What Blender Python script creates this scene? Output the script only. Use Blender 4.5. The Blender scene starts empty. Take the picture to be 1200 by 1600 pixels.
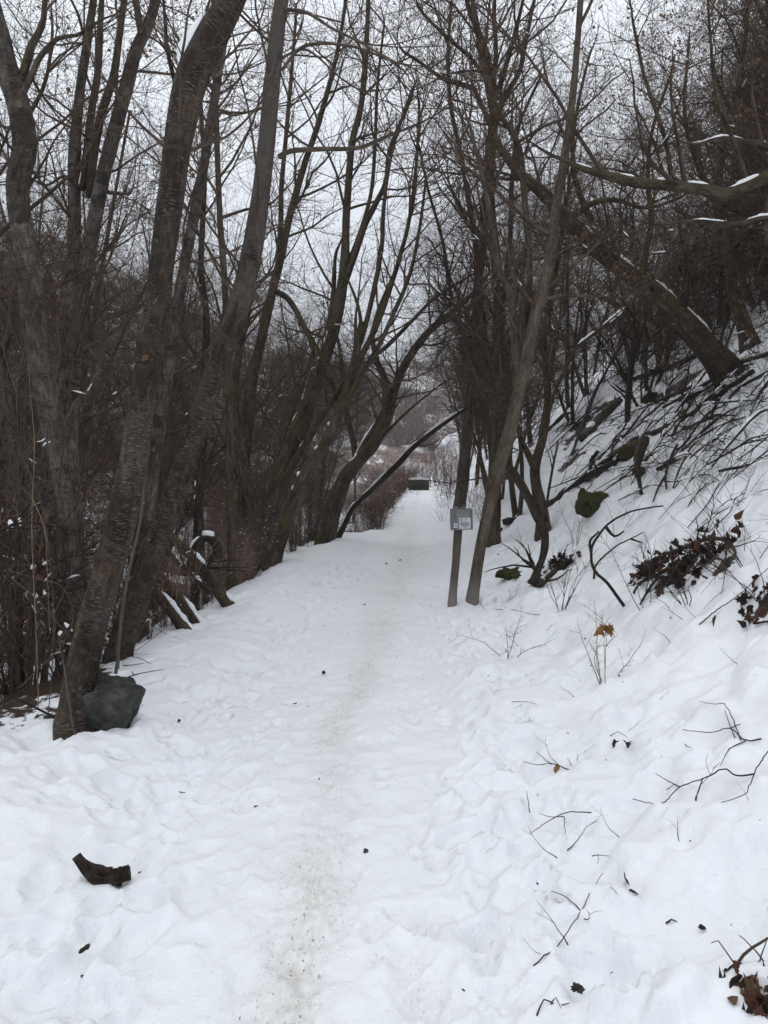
import bpy, math
import numpy as np
from mathutils import Vector

# ------------------------------------------------------------------ camera, world, light
scene = bpy.context.scene
col = scene.collection
FPX = 1200.0                      # focal length for a 1200 pixel wide picture
PITCH = math.atan(0.05)
CAM = np.array([0.0, 0.0, 1.6])
cam_d = bpy.data.cameras.new('camera')
cam_d.sensor_fit = 'HORIZONTAL'; cam_d.sensor_width = 36.0; cam_d.lens = 36.0
cam_d.clip_start = 0.05; cam_d.clip_end = 3000.0
cam_o = bpy.data.objects.new('camera', cam_d); col.objects.link(cam_o)
cam_o.location = CAM; cam_o.rotation_euler = (math.pi / 2 - PITCH, 0, 0)
scene.camera = cam_o

SUN_EL, SUN_AZ = math.radians(58), math.radians(-25)
world = bpy.data.worlds.new('World'); scene.world = world; world.use_nodes = True
nt = world.node_tree; nt.nodes.clear()
def wn(t, **k):
    n = nt.nodes.new(t)
    for a, b in k.items(): setattr(n, a, b)
    return n
sky = wn('ShaderNodeTexSky', sky_type='NISHITA', sun_disc=False, sun_elevation=SUN_EL, sun_rotation=SUN_AZ)
tc = wn('ShaderNodeTexCoord'); sep = wn('ShaderNodeSeparateXYZ')
nt.links.new(tc.outputs['Generated'], sep.inputs[0])
# standard overcast sky: the zenith is about three times as bright as the horizon
mr = wn('ShaderNodeMapRange'); mr.inputs['From Min'].default_value = 0.0; mr.inputs['From Max'].default_value = 1.0
mr.inputs['To Min'].default_value = 7.9; mr.inputs['To Max'].default_value = 12.3
nt.links.new(sep.outputs['Z'], mr.inputs['Value'])
nz = wn('ShaderNodeTexNoise'); nz.inputs['Scale'].default_value = 2.2; nz.inputs['Detail'].default_value = 5
nt.links.new(tc.outputs['Generated'], nz.inputs['Vector'])
mr2 = wn('ShaderNodeMapRange'); mr2.inputs['From Min'].default_value = 0.3; mr2.inputs['From Max'].default_value = 0.7
mr2.inputs['To Min'].default_value = 0.93; mr2.inputs['To Max'].default_value = 1.07
nt.links.new(nz.outputs['Fac'], mr2.inputs['Value'])
mul = wn('ShaderNodeMath', operation='MULTIPLY'); nt.links.new(mr.outputs[0], mul.inputs[0]); nt.links.new(mr2.outputs[0], mul.inputs[1])
cloud = wn('ShaderNodeVectorMath', operation='SCALE'); cloud.inputs[0].default_value = (0.955, 0.99, 1.05)
nt.links.new(mul.outputs[0], cloud.inputs['Scale'])
mixw = wn('ShaderNodeMix', data_type='RGBA'); mixw.inputs[0].default_value = 0.9
nt.links.new(sky.outputs[0], mixw.inputs[6]); nt.links.new(cloud.outputs[0], mixw.inputs[7])
bg = wn('ShaderNodeBackground'); bg.inputs['Strength'].default_value = 0.1
out = wn('ShaderNodeOutputWorld')
nt.links.new(mixw.outputs[2], bg.inputs['Color']); nt.links.new(bg.outputs[0], out.inputs['Surface'])

sun_d = bpy.data.lights.new('sun', 'SUN'); sun_d.energy = 0.5; sun_d.angle = math.radians(50); sun_d.color = (1.0, 0.985, 0.96)
sun_o = bpy.data.objects.new('sun', sun_d); col.objects.link(sun_o)
sd = Vector((math.sin(SUN_AZ) * math.cos(SUN_EL), math.cos(SUN_AZ) * math.cos(SUN_EL), math.sin(SUN_EL)))
sun_o.rotation_euler = sd.to_track_quat('Z', 'Y').to_euler(); sun_o.location = (0, 0, 40)

vs = scene.view_settings
vs.view_transform = 'Standard'; vs.look = 'None'; vs.exposure = 0.22; vs.gamma = 1.0; vs.use_curve_mapping = False
scene.cycles.max_bounces = 4; scene.cycles.diffuse_bounces = 3; scene.cycles.glossy_bounces = 2
scene.cycles.transmission_bounces = 2; scene.cycles.transparent_max_bounces = 4
scene.cycles.use_denoising = True
scene.cycles.use_adaptive_sampling = True; scene.cycles.adaptive_threshold = 0.025

# ------------------------------------------------------------------ helpers
FW = np.array([0, math.cos(PITCH), -math.sin(PITCH)]); UPV = np.array([0, math.sin(PITCH), math.cos(PITCH)]); RT = np.array([1.0, 0, 0])
def P(px, py, d):                 # the point seen at (px, py) of the photo, d metres away
    return CAM + d * (FW + RT * ((px - 600.0) / FPX) + UPV * ((800.0 - py) / FPX))

def _hash(ix, iy, seed):
    h = (ix.astype(np.int64) * 374761393 + iy.astype(np.int64) * 668265263 + seed * 982451653) & 0xffffffff
    h = ((h ^ (h >> 13)) * 1274126177) & 0xffffffff
    return ((h ^ (h >> 16)) & 0xffff) / 65535.0
def vnoise(x, y, seed=0):
    x = np.asarray(x, float); y = np.asarray(y, float)
    ix = np.floor(x); iy = np.floor(y); fx = x - ix; fy = y - iy
    fx = fx * fx * fx * (fx * (fx * 6 - 15) + 10); fy = fy * fy * fy * (fy * (fy * 6 - 15) + 10)
    a = _hash(ix, iy, seed); b = _hash(ix + 1, iy, seed); c = _hash(ix, iy + 1, seed); d = _hash(ix + 1, iy + 1, seed)
    return (a + (b - a) * fx + (c - a) * fy + (a - b - c + d) * fx * fy) * 2 - 1
def fbm(x, y, seed=0, octv=4, gain=0.5):
    s = 0; a = 1.0
    x = np.asarray(x, float); y = np.asarray(y, float)
    for o in range(octv):
        s = s + a * vnoise(x, y, seed + o * 17); a *= gain
        x, y = x * 1.9 + y * 0.6 + 3.1, y * 1.9 - x * 0.3 + 7.7
    return s
def sstep(a, b, x):
    t = np.clip((np.asarray(x, float) - a) / (b - a), 0, 1); return t * t * (3 - 2 * t)

# ------------------------------------------------------------------ terrain shape
def xc(y):                        # middle of the trodden path
    return np.interp(y, [-5, 2.4, 5.3, 9, 12, 20, 28, 40, 60, 120, 400], [-.38, -.33, -.27, .0, .22, .60, 1.05, 1.75, 1.6, -2, -20])
def zl(y):                        # height of the path along its length
    return np.interp(y, [-10, 15, 19, 21, 26, 33, 41, 48, 70, 120, 300], [0, 0, -.06, .02, .36, .62, .86, .55, -.3, -.5, 0])
def right_rise(u):
    t = np.clip(u - 0.75, 0, None)
    q = np.where(t < 1.9, 0.5 * (0.80 / 1.9) * t * t, 0.5 * 0.80 * 1.9 + 0.83 * (t - 1.9))
    q = np.where(u > 24, 0.5 * 0.80 * 1.9 + 0.83 * (24 - 2.65) + 0.35 * (u - 24), q)
    return q
def left_fall(u, y):
    e = np.interp(y, [0, 5, 7, 12, 19, 20.4, 21.8, 26, 45], [2.35, 2.3, 2.05, 2.1, 2.1, 1.9, .62, .5, .45])   # shoulder
    e = e + .16 * vnoise(y * 1.1, y * 0 + 3.3, 81) + .07 * vnoise(y * 3.7, y * 0 + 9.1, 83)
    t = np.clip(-u - e, 0, None)
    drop = -1.75 * sstep(0, 2.3, t) - 0.12 * np.clip(t - 0.0, 0, 2)
    rise = np.clip(t - 5.5, 0, None)
    return drop + 0.16 * rise + 0.004 * np.clip(rise - 6, 0, 60) ** 2 * 0.6
def gbase(x, y):
    x = np.asarray(x, float); y = np.asarray(y, float)
    u = x - xc(y)
    far = sstep(60, 140, y)
    return zl(y) + right_rise(u) * (1 - 0.35 * far) + left_fall(u, y)
def path_mask(u):
    return 1 - sstep(0.55, 1.15, np.abs(u + 0.05))
def ground_z(x, y):
    x = np.asarray(x, float); y = np.asarray(y, float)
    u = x - xc(y)
    pm = path_mask(u)
    z = gbase(x, y)
    right = sstep(0.5, 2.2, u); gul = sstep(2.0, 3.2, -u)
    z = z + 0.06 * np.exp(-((u + 1.55) / .38) ** 2) * (1 - sstep(17, 21, y)) + 0.03 * np.exp(-((u - .95) / .25) ** 2) * (1 - sstep(17, 21, y))
    z = z - 0.045 * pm * (1 - sstep(30, 60, y))
    z = z + 0.042 * fbm(x * 1.1, y * 0.9, 3, 3) * (1 - 0.75 * pm) + 0.02 * fbm(x * 2.7, y * 2.4, 7, 2) * (1 - 0.7 * pm)
    z = z + right * (0.10 * fbm(x * 1.5 + 5, y * 1.5, 11, 3) - 0.09 * np.abs(vnoise(x * 2.6, y * 2.6, 21)) + 0.035 * fbm(x * 5, y * 5, 31, 3))
    z = z + gul * 0.16 * fbm(x * 1.3, y * 1.3, 41, 4)
    z = z + (1 - pm) * 0.010 * fbm(x * 5, y * 5, 51, 3) + 0.004 * fbm(x * 9, y * 9, 57, 2) * (1 + pm)
    return z
def gz(x, y): return float(ground_z(np.array([x]), np.array([y]))[0])
_ds = np.concatenate([np.arange(1.2, 14, 0.02), np.arange(14, 80, 0.1)])
def hit(px, py):                  # where the ground is seen at (px, py)
    pts = CAM + _ds[:, None] * (FW + RT * ((px - 600.0) / FPX) + UPV * ((800.0 - py) / FPX))
    dz = pts[:, 2] - ground_z(pts[:, 0], pts[:, 1])
    k = np.argmax(dz < 0)
    if dz[k] >= 0: k = len(_ds) - 1
    a = dz[k - 1] / (dz[k - 1] - dz[k]) if k > 0 else 0
    d = _ds[k - 1] + (_ds[k] - _ds[k - 1]) * a
    return P(px, py, d), d

# ------------------------------------------------------------------ materials
def material(name):
    m = bpy.data.materials.new(name); m.use_nodes = True
    t = m.node_tree; t.nodes.clear()
    o = t.nodes.new('ShaderNodeOutputMaterial'); b = t.nodes.new('ShaderNodeBsdfPrincipled')
    t.links.new(b.outputs[0], o.inputs['Surface'])
    b.inputs['Specular IOR Level'].default_value = 0.25
    return m, t, b
def N(t, kind, inp=None, **k):
    n = t.nodes.new(kind)
    for a, v in k.items(): setattr(n, a, v)
    for a, v in (inp or {}).items():
        if isinstance(v, bpy.types.NodeSocket): t.links.new(v, n.inputs[a])
        else: n.inputs[a].default_value = v
    return n
def ramp(t, fac, stops, interp='LINEAR'):
    r = t.nodes.new('ShaderNodeValToRGB'); r.color_ramp.interpolation = interp
    el = r.color_ramp.elements
    while len(el) < len(stops): el.new(0.5)
    for e, (p, c) in zip(el, stops):
        e.position = p; e.color = (c, c, c, 1) if isinstance(c, (int, float)) else (*c, 1)
    t.links.new(fac, r.inputs[0]); return r.outputs[0]
def mixc(t, f, a, b, mode='MIX'):
    n = t.nodes.new('ShaderNodeMix'); n.data_type = 'RGBA'; n.blend_type = mode
    for i, v in ((0, f), (6, a), (7, b)):
        if isinstance(v, bpy.types.NodeSocket): t.links.new(v, n.inputs[i])
        elif i == 0: n.inputs[0].default_value = v
        else: n.inputs[i].default_value = (*v, 1)
    return n.outputs[2]
def noise(t, vec, scale, detail=3, rough=0.55, dist=0.0):
    n = N(t, 'ShaderNodeTexNoise', {'Scale': scale, 'Detail': detail, 'Roughness': rough, 'Distortion': dist})
    t.links.new(vec, n.inputs['Vector']); return n.outputs['Fac']
def scaled(t, vec, s):
    n = N(t, 'ShaderNodeMapping'); n.inputs['Scale'].default_value = s; t.links.new(vec, n.inputs['Vector']); return n.outputs[0]
def math_(t, op, a, b=0.0, clamp=False):
    n = t.nodes.new('ShaderNodeMath'); n.operation = op; n.use_clamp = clamp
    for i, v in ((0, a), (1, b)):
        if isinstance(v, bpy.types.NodeSocket): t.links.new(v, n.inputs[i])
        else: n.inputs[i].default_value = v
    return n.outputs[0]
def bump(t, b, h, strength=0.3, dist=0.02, normal=None):
    n = N(t, 'ShaderNodeBump', {'Strength': strength, 'Distance': dist}); t.links.new(h, n.inputs['Height'])
    if normal is not None: t.links.new(normal, n.inputs['Normal'])
    if b is not None: t.links.new(n.outputs[0], b.inputs['Normal'])
    return n.outputs[0]

def mat_snow_ground():
    m, t, b = material('snow_ground')
    tcn = N(t, 'ShaderNodeTexCoord'); v = tcn.outputs['Object']
    dirt = N(t, 'ShaderNodeAttribute', attribute_name='dirt').outputs['Fac']
    bare = N(t, 'ShaderNodeAttribute', attribute_name='bare').outputs['Fac']
    big = noise(t, v, 0.7, 4)
    snow = ramp(t, big, [(0.3, (0.80, 0.815, 0.835)), (0.7, (0.86, 0.87, 0.885))])
    fine = noise(t, v, 55, 4, 0.65)
    gr = noise(t, scaled(t, v, (1, .55, 1)), 34, 5, 0.7)
    dm = math_(t, 'MULTIPLY', dirt, ramp(t, gr, [(0.36, 1.0), (0.58, 0.32)]), True)
    grit = math_(t, 'MULTIPLY', dirt, ramp(t, noise(t, scaled(t, v, (1, .6, 1)), 75, 3, 0.6), [(0.30, 1.0), (0.39, 0.0)]), True)
    c = mixc(t, dm, snow, (0.62, 0.60, 0.55))
    c = mixc(t, grit, c, (0.19, 0.17, 0.145))
    soil = ramp(t, noise(t, v, 30, 5, 0.7), [(0.3, (0.016, 0.011, 0.008)), (0.52, (0.045, 0.028, 0.018)), (0.72, (0.10, 0.065, 0.04))])
    bn = math_(t, 'ADD', bare, math_(t, 'MULTIPLY', math_(t, 'SUBTRACT', noise(t, v, 9, 5, 0.7), 0.5), 0.9))
    bm = ramp(t, bn, [(0.5, 0.0), (0.56, 1.0)])
    c = mixc(t, bm, c, soil)
    t.links.new(c, b.inputs['Base Color'])
    b.inputs['Roughness'].default_value = 0.62
    h1 = noise(t, v, 13, 6, 0.66, 0.4)
    h = math_(t, 'ADD', math_(t, 'MULTIPLY', h1, 0.9), math_(t, 'MULTIPLY', fine, 0.5))
    h = math_(t, 'ADD', h, math_(t, 'MULTIPLY', noise(t, v, 150, 3, 0.7), 0.22))
    h = math_(t, 'ADD', h, math_(t, 'MULTIPLY', ramp(t, noise(t, v, 26, 3, 0.5), [(0.28, 0.0), (0.42, 1.0)]), 0.35))
    bump(t, b, h, 0.42, 0.024)
    return m
def mat_snow(name='snow'):
    m, t, b = material(name)
    v = N(t, 'ShaderNodeTexCoord').outputs['Object']
    b.inputs['Base Color'].default_value = (0.84, 0.855, 0.875, 1); b.inputs['Roughness'].default_value = 0.65
    bump(t, b, noise(t, v, 45, 4, 0.65), 0.5, 0.01)
    return m
def mat_bark(name, dark, mid, light, lent=None, lent_amt=0.0, patch=None, moss=0.0, lent_scale=(16, 16, 110), rough=0.85, fiss=0.7, low_grey=None, rings=0.0, high_pale=None):
    m, t, b = material(name)
    v = N(t, 'ShaderNodeAttribute', attribute_name='bark').outputs['Vector']
    n1 = noise(t, scaled(t, v, (7, 7, 2.2)), 1.0, 7, 0.7, 0.5)
    n2 = noise(t, scaled(t, v, (40, 40, 12)), 1.0, 4, 0.65)
    nn = math_(t, 'ADD', math_(t, 'MULTIPLY', n1, 0.62), math_(t, 'MULTIPLY', n2, 0.38))
    c = ramp(t, nn, [(0.38, dark), (0.5, mid), (0.62, light)])
    h = nn
    if patch is not None:                      # paler or darker peeling plates, longer round the stem than along it
        np_ = noise(t, scaled(t, v, (4, 4, 7)), 1.0, 4, 0.6, 0.6)
        c = mixc(t, ramp(t, np_, [(0.52, 0.0), (0.6, 1.0)]), c, patch)
        h = math_(t, 'ADD', h, math_(t, 'MULTIPLY', ramp(t, np_, [(0.52, 0.0), (0.56, 1.0)]), 0.25))
    if lent is not None:
        nl = noise(t, scaled(t, v, lent_scale), 1.0, 2, 0.5)
        brk = noise(t, scaled(t, v, (3, 3, 3)), 1.0, 2, 0.5)
        lm = math_(t, 'MULTIPLY', ramp(t, nl, [(0.60, 0.0), (0.66, 1.0)]), ramp(t, brk, [(0.38, 0.0), (0.55, 1.0)]))
        lm = math_(t, 'MULTIPLY', lm, lent_amt)
        c = mixc(t, lm, c, lent)
        h = math_(t, 'ADD', h, math_(t, 'MULTIPLY', lm, 0.3))
    if moss > 0:
        g = N(t, 'ShaderNodeNewGeometry')
        sp = N(t, 'ShaderNodeSeparateXYZ'); t.links.new(g.outputs['Normal'], sp.inputs[0])
        w = math_(t, 'ADD', noise(t, scaled(t, v, (3.0, 3.0, 1.4)), 1.0, 5, 0.7), math_(t, 'MULTIPLY', sp.outputs['Z'], 0.18))
        w = math_(t, 'ADD', w, math_(t, 'MULTIPLY', sp.outputs['X'], -0.06))
        mm = ramp(t, w, [(0.74 - 0.34 * moss, 0.0), (0.86 - 0.34 * moss, 1.0)])
        mc = ramp(t, n2, [(0.35, (0.026, 0.024, 0.007)), (0.65, (0.105, 0.086, 0.024))])
        c = mixc(t, math_(t, 'MULTIPLY', mm, 0.85), c, mc)
        h = math_(t, 'ADD', h, math_(t, 'MULTIPLY', mm, 0.2))
    if low_grey is not None:                   # foot of the stem weathered pale
        sv = N(t, 'ShaderNodeSeparateXYZ'); t.links.new(v, sv.inputs[0])
        f = math_(t, 'ADD', sv.outputs['Z'], math_(t, 'MULTIPLY', n1, 0.5))
        c = mixc(t, ramp(t, f, [(0.55, 1.0), (0.85, 0.0)]), c, mixc(t, nn, tuple(x * 0.55 for x in low_grey), tuple(x * 1.4 for x in low_grey)))
    if high_pale is not None:                  # smoother, paler bark on the upper stem
        sh = N(t, 'ShaderNodeSeparateXYZ'); t.links.new(v, sh.inputs[0])
        f2 = math_(t, 'ADD', math_(t, 'MULTIPLY', sh.outputs['Z'], .16), math_(t, 'MULTIPLY', math_(t, 'SUBTRACT', n1, .5), .9))
        pc = mixc(t, n2, tuple(x * 0.55 for x in high_pale), tuple(x * 1.35 for x in high_pale))
        c = mixc(t, ramp(t, f2, [(0.50, 0.0), (0.72, 1.0)]), c, pc)
    li = ramp(t, noise(t, scaled(t, v, (17, 17, 12)), 1.0, 5, 0.7, 0.8), [(0.60, 0.0), (0.66, 1.0)])
    c = mixc(t, math_(t, 'MULTIPLY', li, 0.55), c, (0.15, 0.145, 0.12))     # lichen
    h = math_(t, 'ADD', h, math_(t, 'MULTIPLY', li, 0.15))
    if rings > 0:                              # low creases running round the stem
        nr_ = noise(t, scaled(t, v, (5, 5, 46)), 1.0, 4, 0.6)
        c = mixc(t, math_(t, 'MULTIPLY', ramp(t, nr_, [(0.54, 0.0), (0.64, 1.0)]), rings), c, tuple(x * .45 for x in dark))
        h = math_(t, 'SUBTRACT', h, math_(t, 'MULTIPLY', ramp(t, nr_, [(0.5, 0.0), (0.64, 1.0)]), rings * .5))
    t.links.new(c, b.inputs['Base Color']); b.inputs['Roughness'].default_value = rough
    bump(t, b, h, fiss, 0.03)
    return m
def mat_flat(name, cols, scale=6, rough=0.85, b_s=0.0, coord='Object'):
    m, t, b = material(name)
    v = N(t, 'ShaderNodeTexCoord').outputs[coord]
    k = len(cols)
    nn = noise(t, v, scale, 4, 0.6)
    c = ramp(t, nn, [(0.3 + 0.4 * i / max(1, k - 1), cc) for i, cc in enumerate(cols)])
    t.links.new(c, b.inputs['Base Color']); b.inputs['Roughness'].default_value = rough
    if b_s: bump(t, b, noise(t, v, scale * 4, 5, 0.65), b_s, 0.02)
    return m
def mat_leaf(name, cols):
    m, t, b = material(name)
    oi = N(t, 'ShaderNodeTexCoord').outputs['Object']
    c = ramp(t, noise(t, oi, 4.5, 3, 0.6), [(0.3 + 0.4 * i / (len(cols) - 1), cc) for i, cc in enumerate(cols)])
    t.links.new(c, b.inputs['Base Color']); b.inputs['Roughness'].default_value = 0.75
    tr = N(t, 'ShaderNodeBsdfTranslucent'); t.links.new(c, tr.inputs['Color'])
    mx = N(t, 'ShaderNodeMixShader', {0: 0.3}); t.links.new(b.outputs[0], mx.inputs[1]); t.links.new(tr.outputs[0], mx.inputs[2])
    o = [n for n in t.nodes if n.type == 'OUTPUT_MATERIAL'][0]
    t.links.new(mx.outputs[0], o.inputs['Surface'])
    return m

M = {}
M['ground'] = mat_snow_ground()
M['snow'] = mat_snow()
M['cherry'] = mat_bark('bark_dark_cherry', (0.008, 0.0055, 0.004), (0.030, 0.020, 0.0135), (0.085, 0.061, 0.044), lent=(0.30, 0.27, 0.235), lent_amt=0.75, moss=.2, patch=(0.042, 0.035, 0.029), lent_scale=(22, 22, 300), rings=.12)
M['birch'] = mat_bark('bark_pale_birch', (0.026, 0.019, 0.015), (0.082, 0.067, 0.055), (0.18, 0.158, 0.138), lent=(0.02, 0.016, 0.014), lent_amt=0.9, patch=(0.040, 0.032, 0.026), lent_scale=(16, 16, 170), rings=.3, fiss=.9, moss=.22)
M['cherry_pale'] = mat_bark('bark_cherry_paling_upward', (0.010, 0.007, 0.005), (0.034, 0.024, 0.017), (0.09, 0.066, 0.05), lent=(0.26, 0.235, 0.205), lent_amt=0.7, moss=.2, patch=(0.048, 0.04, 0.034), lent_scale=(20, 20, 260), rings=.15, high_pale=(0.095, 0.082, 0.07))
M['mossy'] = mat_bark('bark_mossy_brown', (0.014, 0.010, 0.006), (0.050, 0.035, 0.022), (0.11, 0.083, 0.058), moss=0.55, fiss=0.7)
M['willow'] = mat_bark('bark_olive_brown', (0.016, 0.011, 0.007), (0.056, 0.041, 0.028), (0.125, 0.10, 0.073), moss=0.6, fiss=0.6)
M['maple'] = mat_bark('bark_grey_maple', (0.028, 0.020, 0.014), (0.076, 0.057, 0.041), (0.145, 0.115, 0.088), moss=0.15, fiss=0.6, low_grey=(0.19, 0.17, 0.15))
M['maple_limb'] = mat_bark('bark_grey_maple_limb', (0.028, 0.020, 0.014), (0.076, 0.057, 0.041), (0.145, 0.115, 0.088), moss=0.25, fiss=0.5)
M['post'] = mat_bark('weathered_post_wood', (0.05, 0.041, 0.033), (0.10, 0.085, 0.07), (0.15, 0.13, 0.11), fiss=0.6, low_grey=(0.21, 0.19, 0.17))
M['dark'] = mat_bark('bark_dark_wet', (0.010, 0.008, 0.006), (0.032, 0.024, 0.018), (0.075, 0.058, 0.046), fiss=0.7)
M['stub'] = mat_flat('broken_wood', [(.010, .007, .005), (.032, .022, .016), (.095, .07, .052)], 26, .85, 1.0)
M['twig'] = mat_flat('twig_brown', [(0.03, 0.019, 0.013), (0.072, 0.049, 0.035), (0.12, 0.087, 0.064)], 3)
M['twig_dark'] = mat_flat('twig_dark', [(0.012, 0.008, 0.006), (0.034, 0.023, 0.016)], 4)
M['twig_red'] = mat_flat('twig_reddish', [(0.13, 0.082, 0.064), (0.22, 0.145, 0.115), (0.28, 0.20, 0.165)], 0.7)
M['twig_grey'] = mat_flat('twig_grey', [(0.06, 0.048, 0.04), (0.13, 0.105, 0.088)], 3)
M['straw'] = mat_flat('dry_straw', [(0.14, 0.10, 0.06), (0.26, 0.19, 0.12)], 5)
M['leaf'] = mat_leaf('dead_leaf_tan', [(0.08, 0.05, 0.027), (0.15, 0.095, 0.05), (0.22, 0.145, 0.08)])
M['leaf_red'] = mat_leaf('dead_leaf_brown', [(0.05, 0.022, 0.014), (0.11, 0.05, 0.03), (0.16, 0.08, 0.045)])
M['leaf_gold'] = mat_leaf('dead_leaf_gold', [(0.20, 0.10, 0.035), (0.30, 0.165, 0.06), (0.36, 0.22, 0.10)])
M['leaf_dark'] = mat_leaf('dead_leaf_dark', [(0.018, 0.012, 0.01), (0.05, 0.032, 0.024)])
M['rock'] = mat_flat('basalt_rock', [(0.022, 0.022, 0.020), (0.05, 0.051, 0.047), (0.11, 0.11, 0.102)], 16, 0.8, 1.0)
M['moss_rock'] = mat_flat('mossy_rock', [(0.022, 0.024, 0.009), (0.045, 0.045, 0.014), (0.05, 0.042, 0.03)], 7, 0.95, 1.0)
M['wet_rock'] = mat_flat('gully_rock', [(0.02, 0.02, 0.02), (0.05, 0.047, 0.043)], 5, 0.7, 0.6)

# ------------------------------------------------------------------ meshes
def add(name, verts, quads=None, tris=None, mat=None, parent=None, smooth=True, vec=None, kind=None):
    me = bpy.data.meshes.new(name)
    verts = np.asarray(verts, np.float32)
    nq = 0 if quads is None else len(quads); n3 = 0 if tris is None else len(tris)
    me.vertices.add(len(verts)); me.vertices.foreach_set('co', verts.ravel())
    loops = np.concatenate(([np.asarray(quads, np.int32).ravel()] if nq else []) + ([np.asarray(tris, np.int32).ravel()] if n3 else []))
    me.loops.add(len(loops)); me.loops.foreach_set('vertex_index', loops)
    me.polygons.add(nq + n3)
    st = np.concatenate([np.arange(nq) * 4, nq * 4 + np.arange(n3) * 3]).astype(np.int32)
    me.polygons.foreach_set('loop_start', st)
    me.polygons.foreach_set('use_smooth', np.full(nq + n3, smooth))
    me.update(calc_edges=True)
    if vec is not None:
        a = me.attributes.new('bark', 'FLOAT_VECTOR', 'POINT'); a.data.foreach_set('vector', np.asarray(vec, np.float32).ravel())
    if mat is not None: me.materials.append(M[mat] if isinstance(mat, str) else mat)
    o = bpy.data.objects.new(name, me); col.objects.link(o)
    if parent is not None: o.parent = parent
    if kind: o['kind'] = kind
    return o
def empty(name, loc, label, cat, group=None):
    o = bpy.data.objects.new(name, None); col.objects.link(o); o.location = [float(c) for c in loc]; o.empty_display_size = 0.2
    o['label'] = label; o['category'] = cat
    if group: o['group'] = group
    return o
def tag(o, label, cat, group=None):
    o['label'] = label; o['category'] = cat
    if group: o['group'] = group
    return o

def tube_arrays(Pp, Ra, S, Rb=None, wob=0.0, seed=0, force_up=False, close=False):
    """Pp (n,k,3) centre lines, Ra (n,k) radii -> verts, quads, bark vector"""
    Pp = np.asarray(Pp, float); Ra = np.asarray(Ra, float)
    if close:
        Pp = np.concatenate([Pp[:, :1], Pp, Pp[:, -1:]], 1); z = np.full_like(Ra[:, :1], 1e-4); Ra = np.concatenate([z, Ra, z], 1)
        if Rb is not None: Rb = np.concatenate([z, Rb, z], 1)
    n, k, _ = Pp.shape
    if Rb is None: Rb = Ra
    Q = Pp.copy()
    if close: Q[:, 0] = Pp[:, 1] - (Pp[:, 2] - Pp[:, 1]) * 0.01; Q[:, -1] = Pp[:, -2] + (Pp[:, -2] - Pp[:, -3]) * 0.01
    T = np.gradient(Q, axis=1); T /= np.linalg.norm(T, axis=2, keepdims=True) + 1e-9
    md = Q[:, -1] - Q[:, 0]; md /= np.linalg.norm(md, axis=1, keepdims=True) + 1e-9
    ref = np.where((np.abs(md[:, 2]) > 0.75)[:, None] & (not force_up), np.array([0.2, -1.0, 0.1]), np.array([0.02, 0.03, 1.0]))[:, None, :]
    side = np.cross(T, ref); side /= np.linalg.norm(side, axis=2, keepdims=True) + 1e-9
    nr = np.cross(side, T)
    th = np.arange(S) * 2 * math.pi / S
    c, s = np.cos(th), np.sin(th)
    ra, rb = Ra[:, :, None], Rb[:, :, None]
    L = np.concatenate([np.zeros((n, 1)), np.cumsum(np.linalg.norm(np.diff(Pp, axis=1), axis=2), axis=1)], 1)
    if wob > 0:
        ln = L[:, :, None] + np.arange(n)[:, None, None] * 7.3
        w = wob * (0.6 * fbm(c * 0.9 + seed + ln * 1.6, s * 0.9 + ln * 1.3, 91, 2) + 0.5 * fbm(c * 2.2 + ln * 3.0 + seed, s * 2.2 - ln * 2.2, 93, 2))
        ra = ra * (1 + w); rb = rb * (1 + w)
    V = Pp[:, :, None, :] + side[:, :, None, :] * (ra * c)[..., None] + nr[:, :, None, :] * (rb * s)[..., None]
    i = np.arange(n)[:, None, None] * (k * S); j = np.arange(k - 1)[None, :, None] * S; q = np.arange(S)[None, None, :]; q2 = (q + 1) % S
    Qd = np.stack([i + j + q, i + j + S + q, i + j + S + q2, i + j + q2], -1).reshape(-1, 4)
    r0 = Ra[:, :, None]
    B = np.stack([r0 * c + np.arange(n)[:, None, None] * 3.1, r0 * s + seed, np.broadcast_to(L[:, :, None], (n, k, S))], -1)
    return V.reshape(-1, 3), Qd, B.reshape(-1, 3)
def tubes(name, sets, mat, parent=None, vec=True, kind=None, wob=0.0, origin=None, seed=0, **kw):
    """sets: list of (P, R, S) joined into one mesh"""
    V, Q, B = [], [], []; o = 0
    for s in sets:
        if s is None or len(s[0]) == 0: continue
        v, q, b = tube_arrays(s[0], s[1], s[2], wob=wob, seed=seed, **kw)
        V.append(v); Q.append(q + o); B.append(b); o += len(v)
    if not V: return None
    V = np.concatenate(V); Q = np.concatenate(Q); B = np.concatenate(B)
    if origin is not None: V = V - np.asarray(origin)
    return add(name, V, Q, None, mat, parent, True, B if vec else None, kind)

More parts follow.
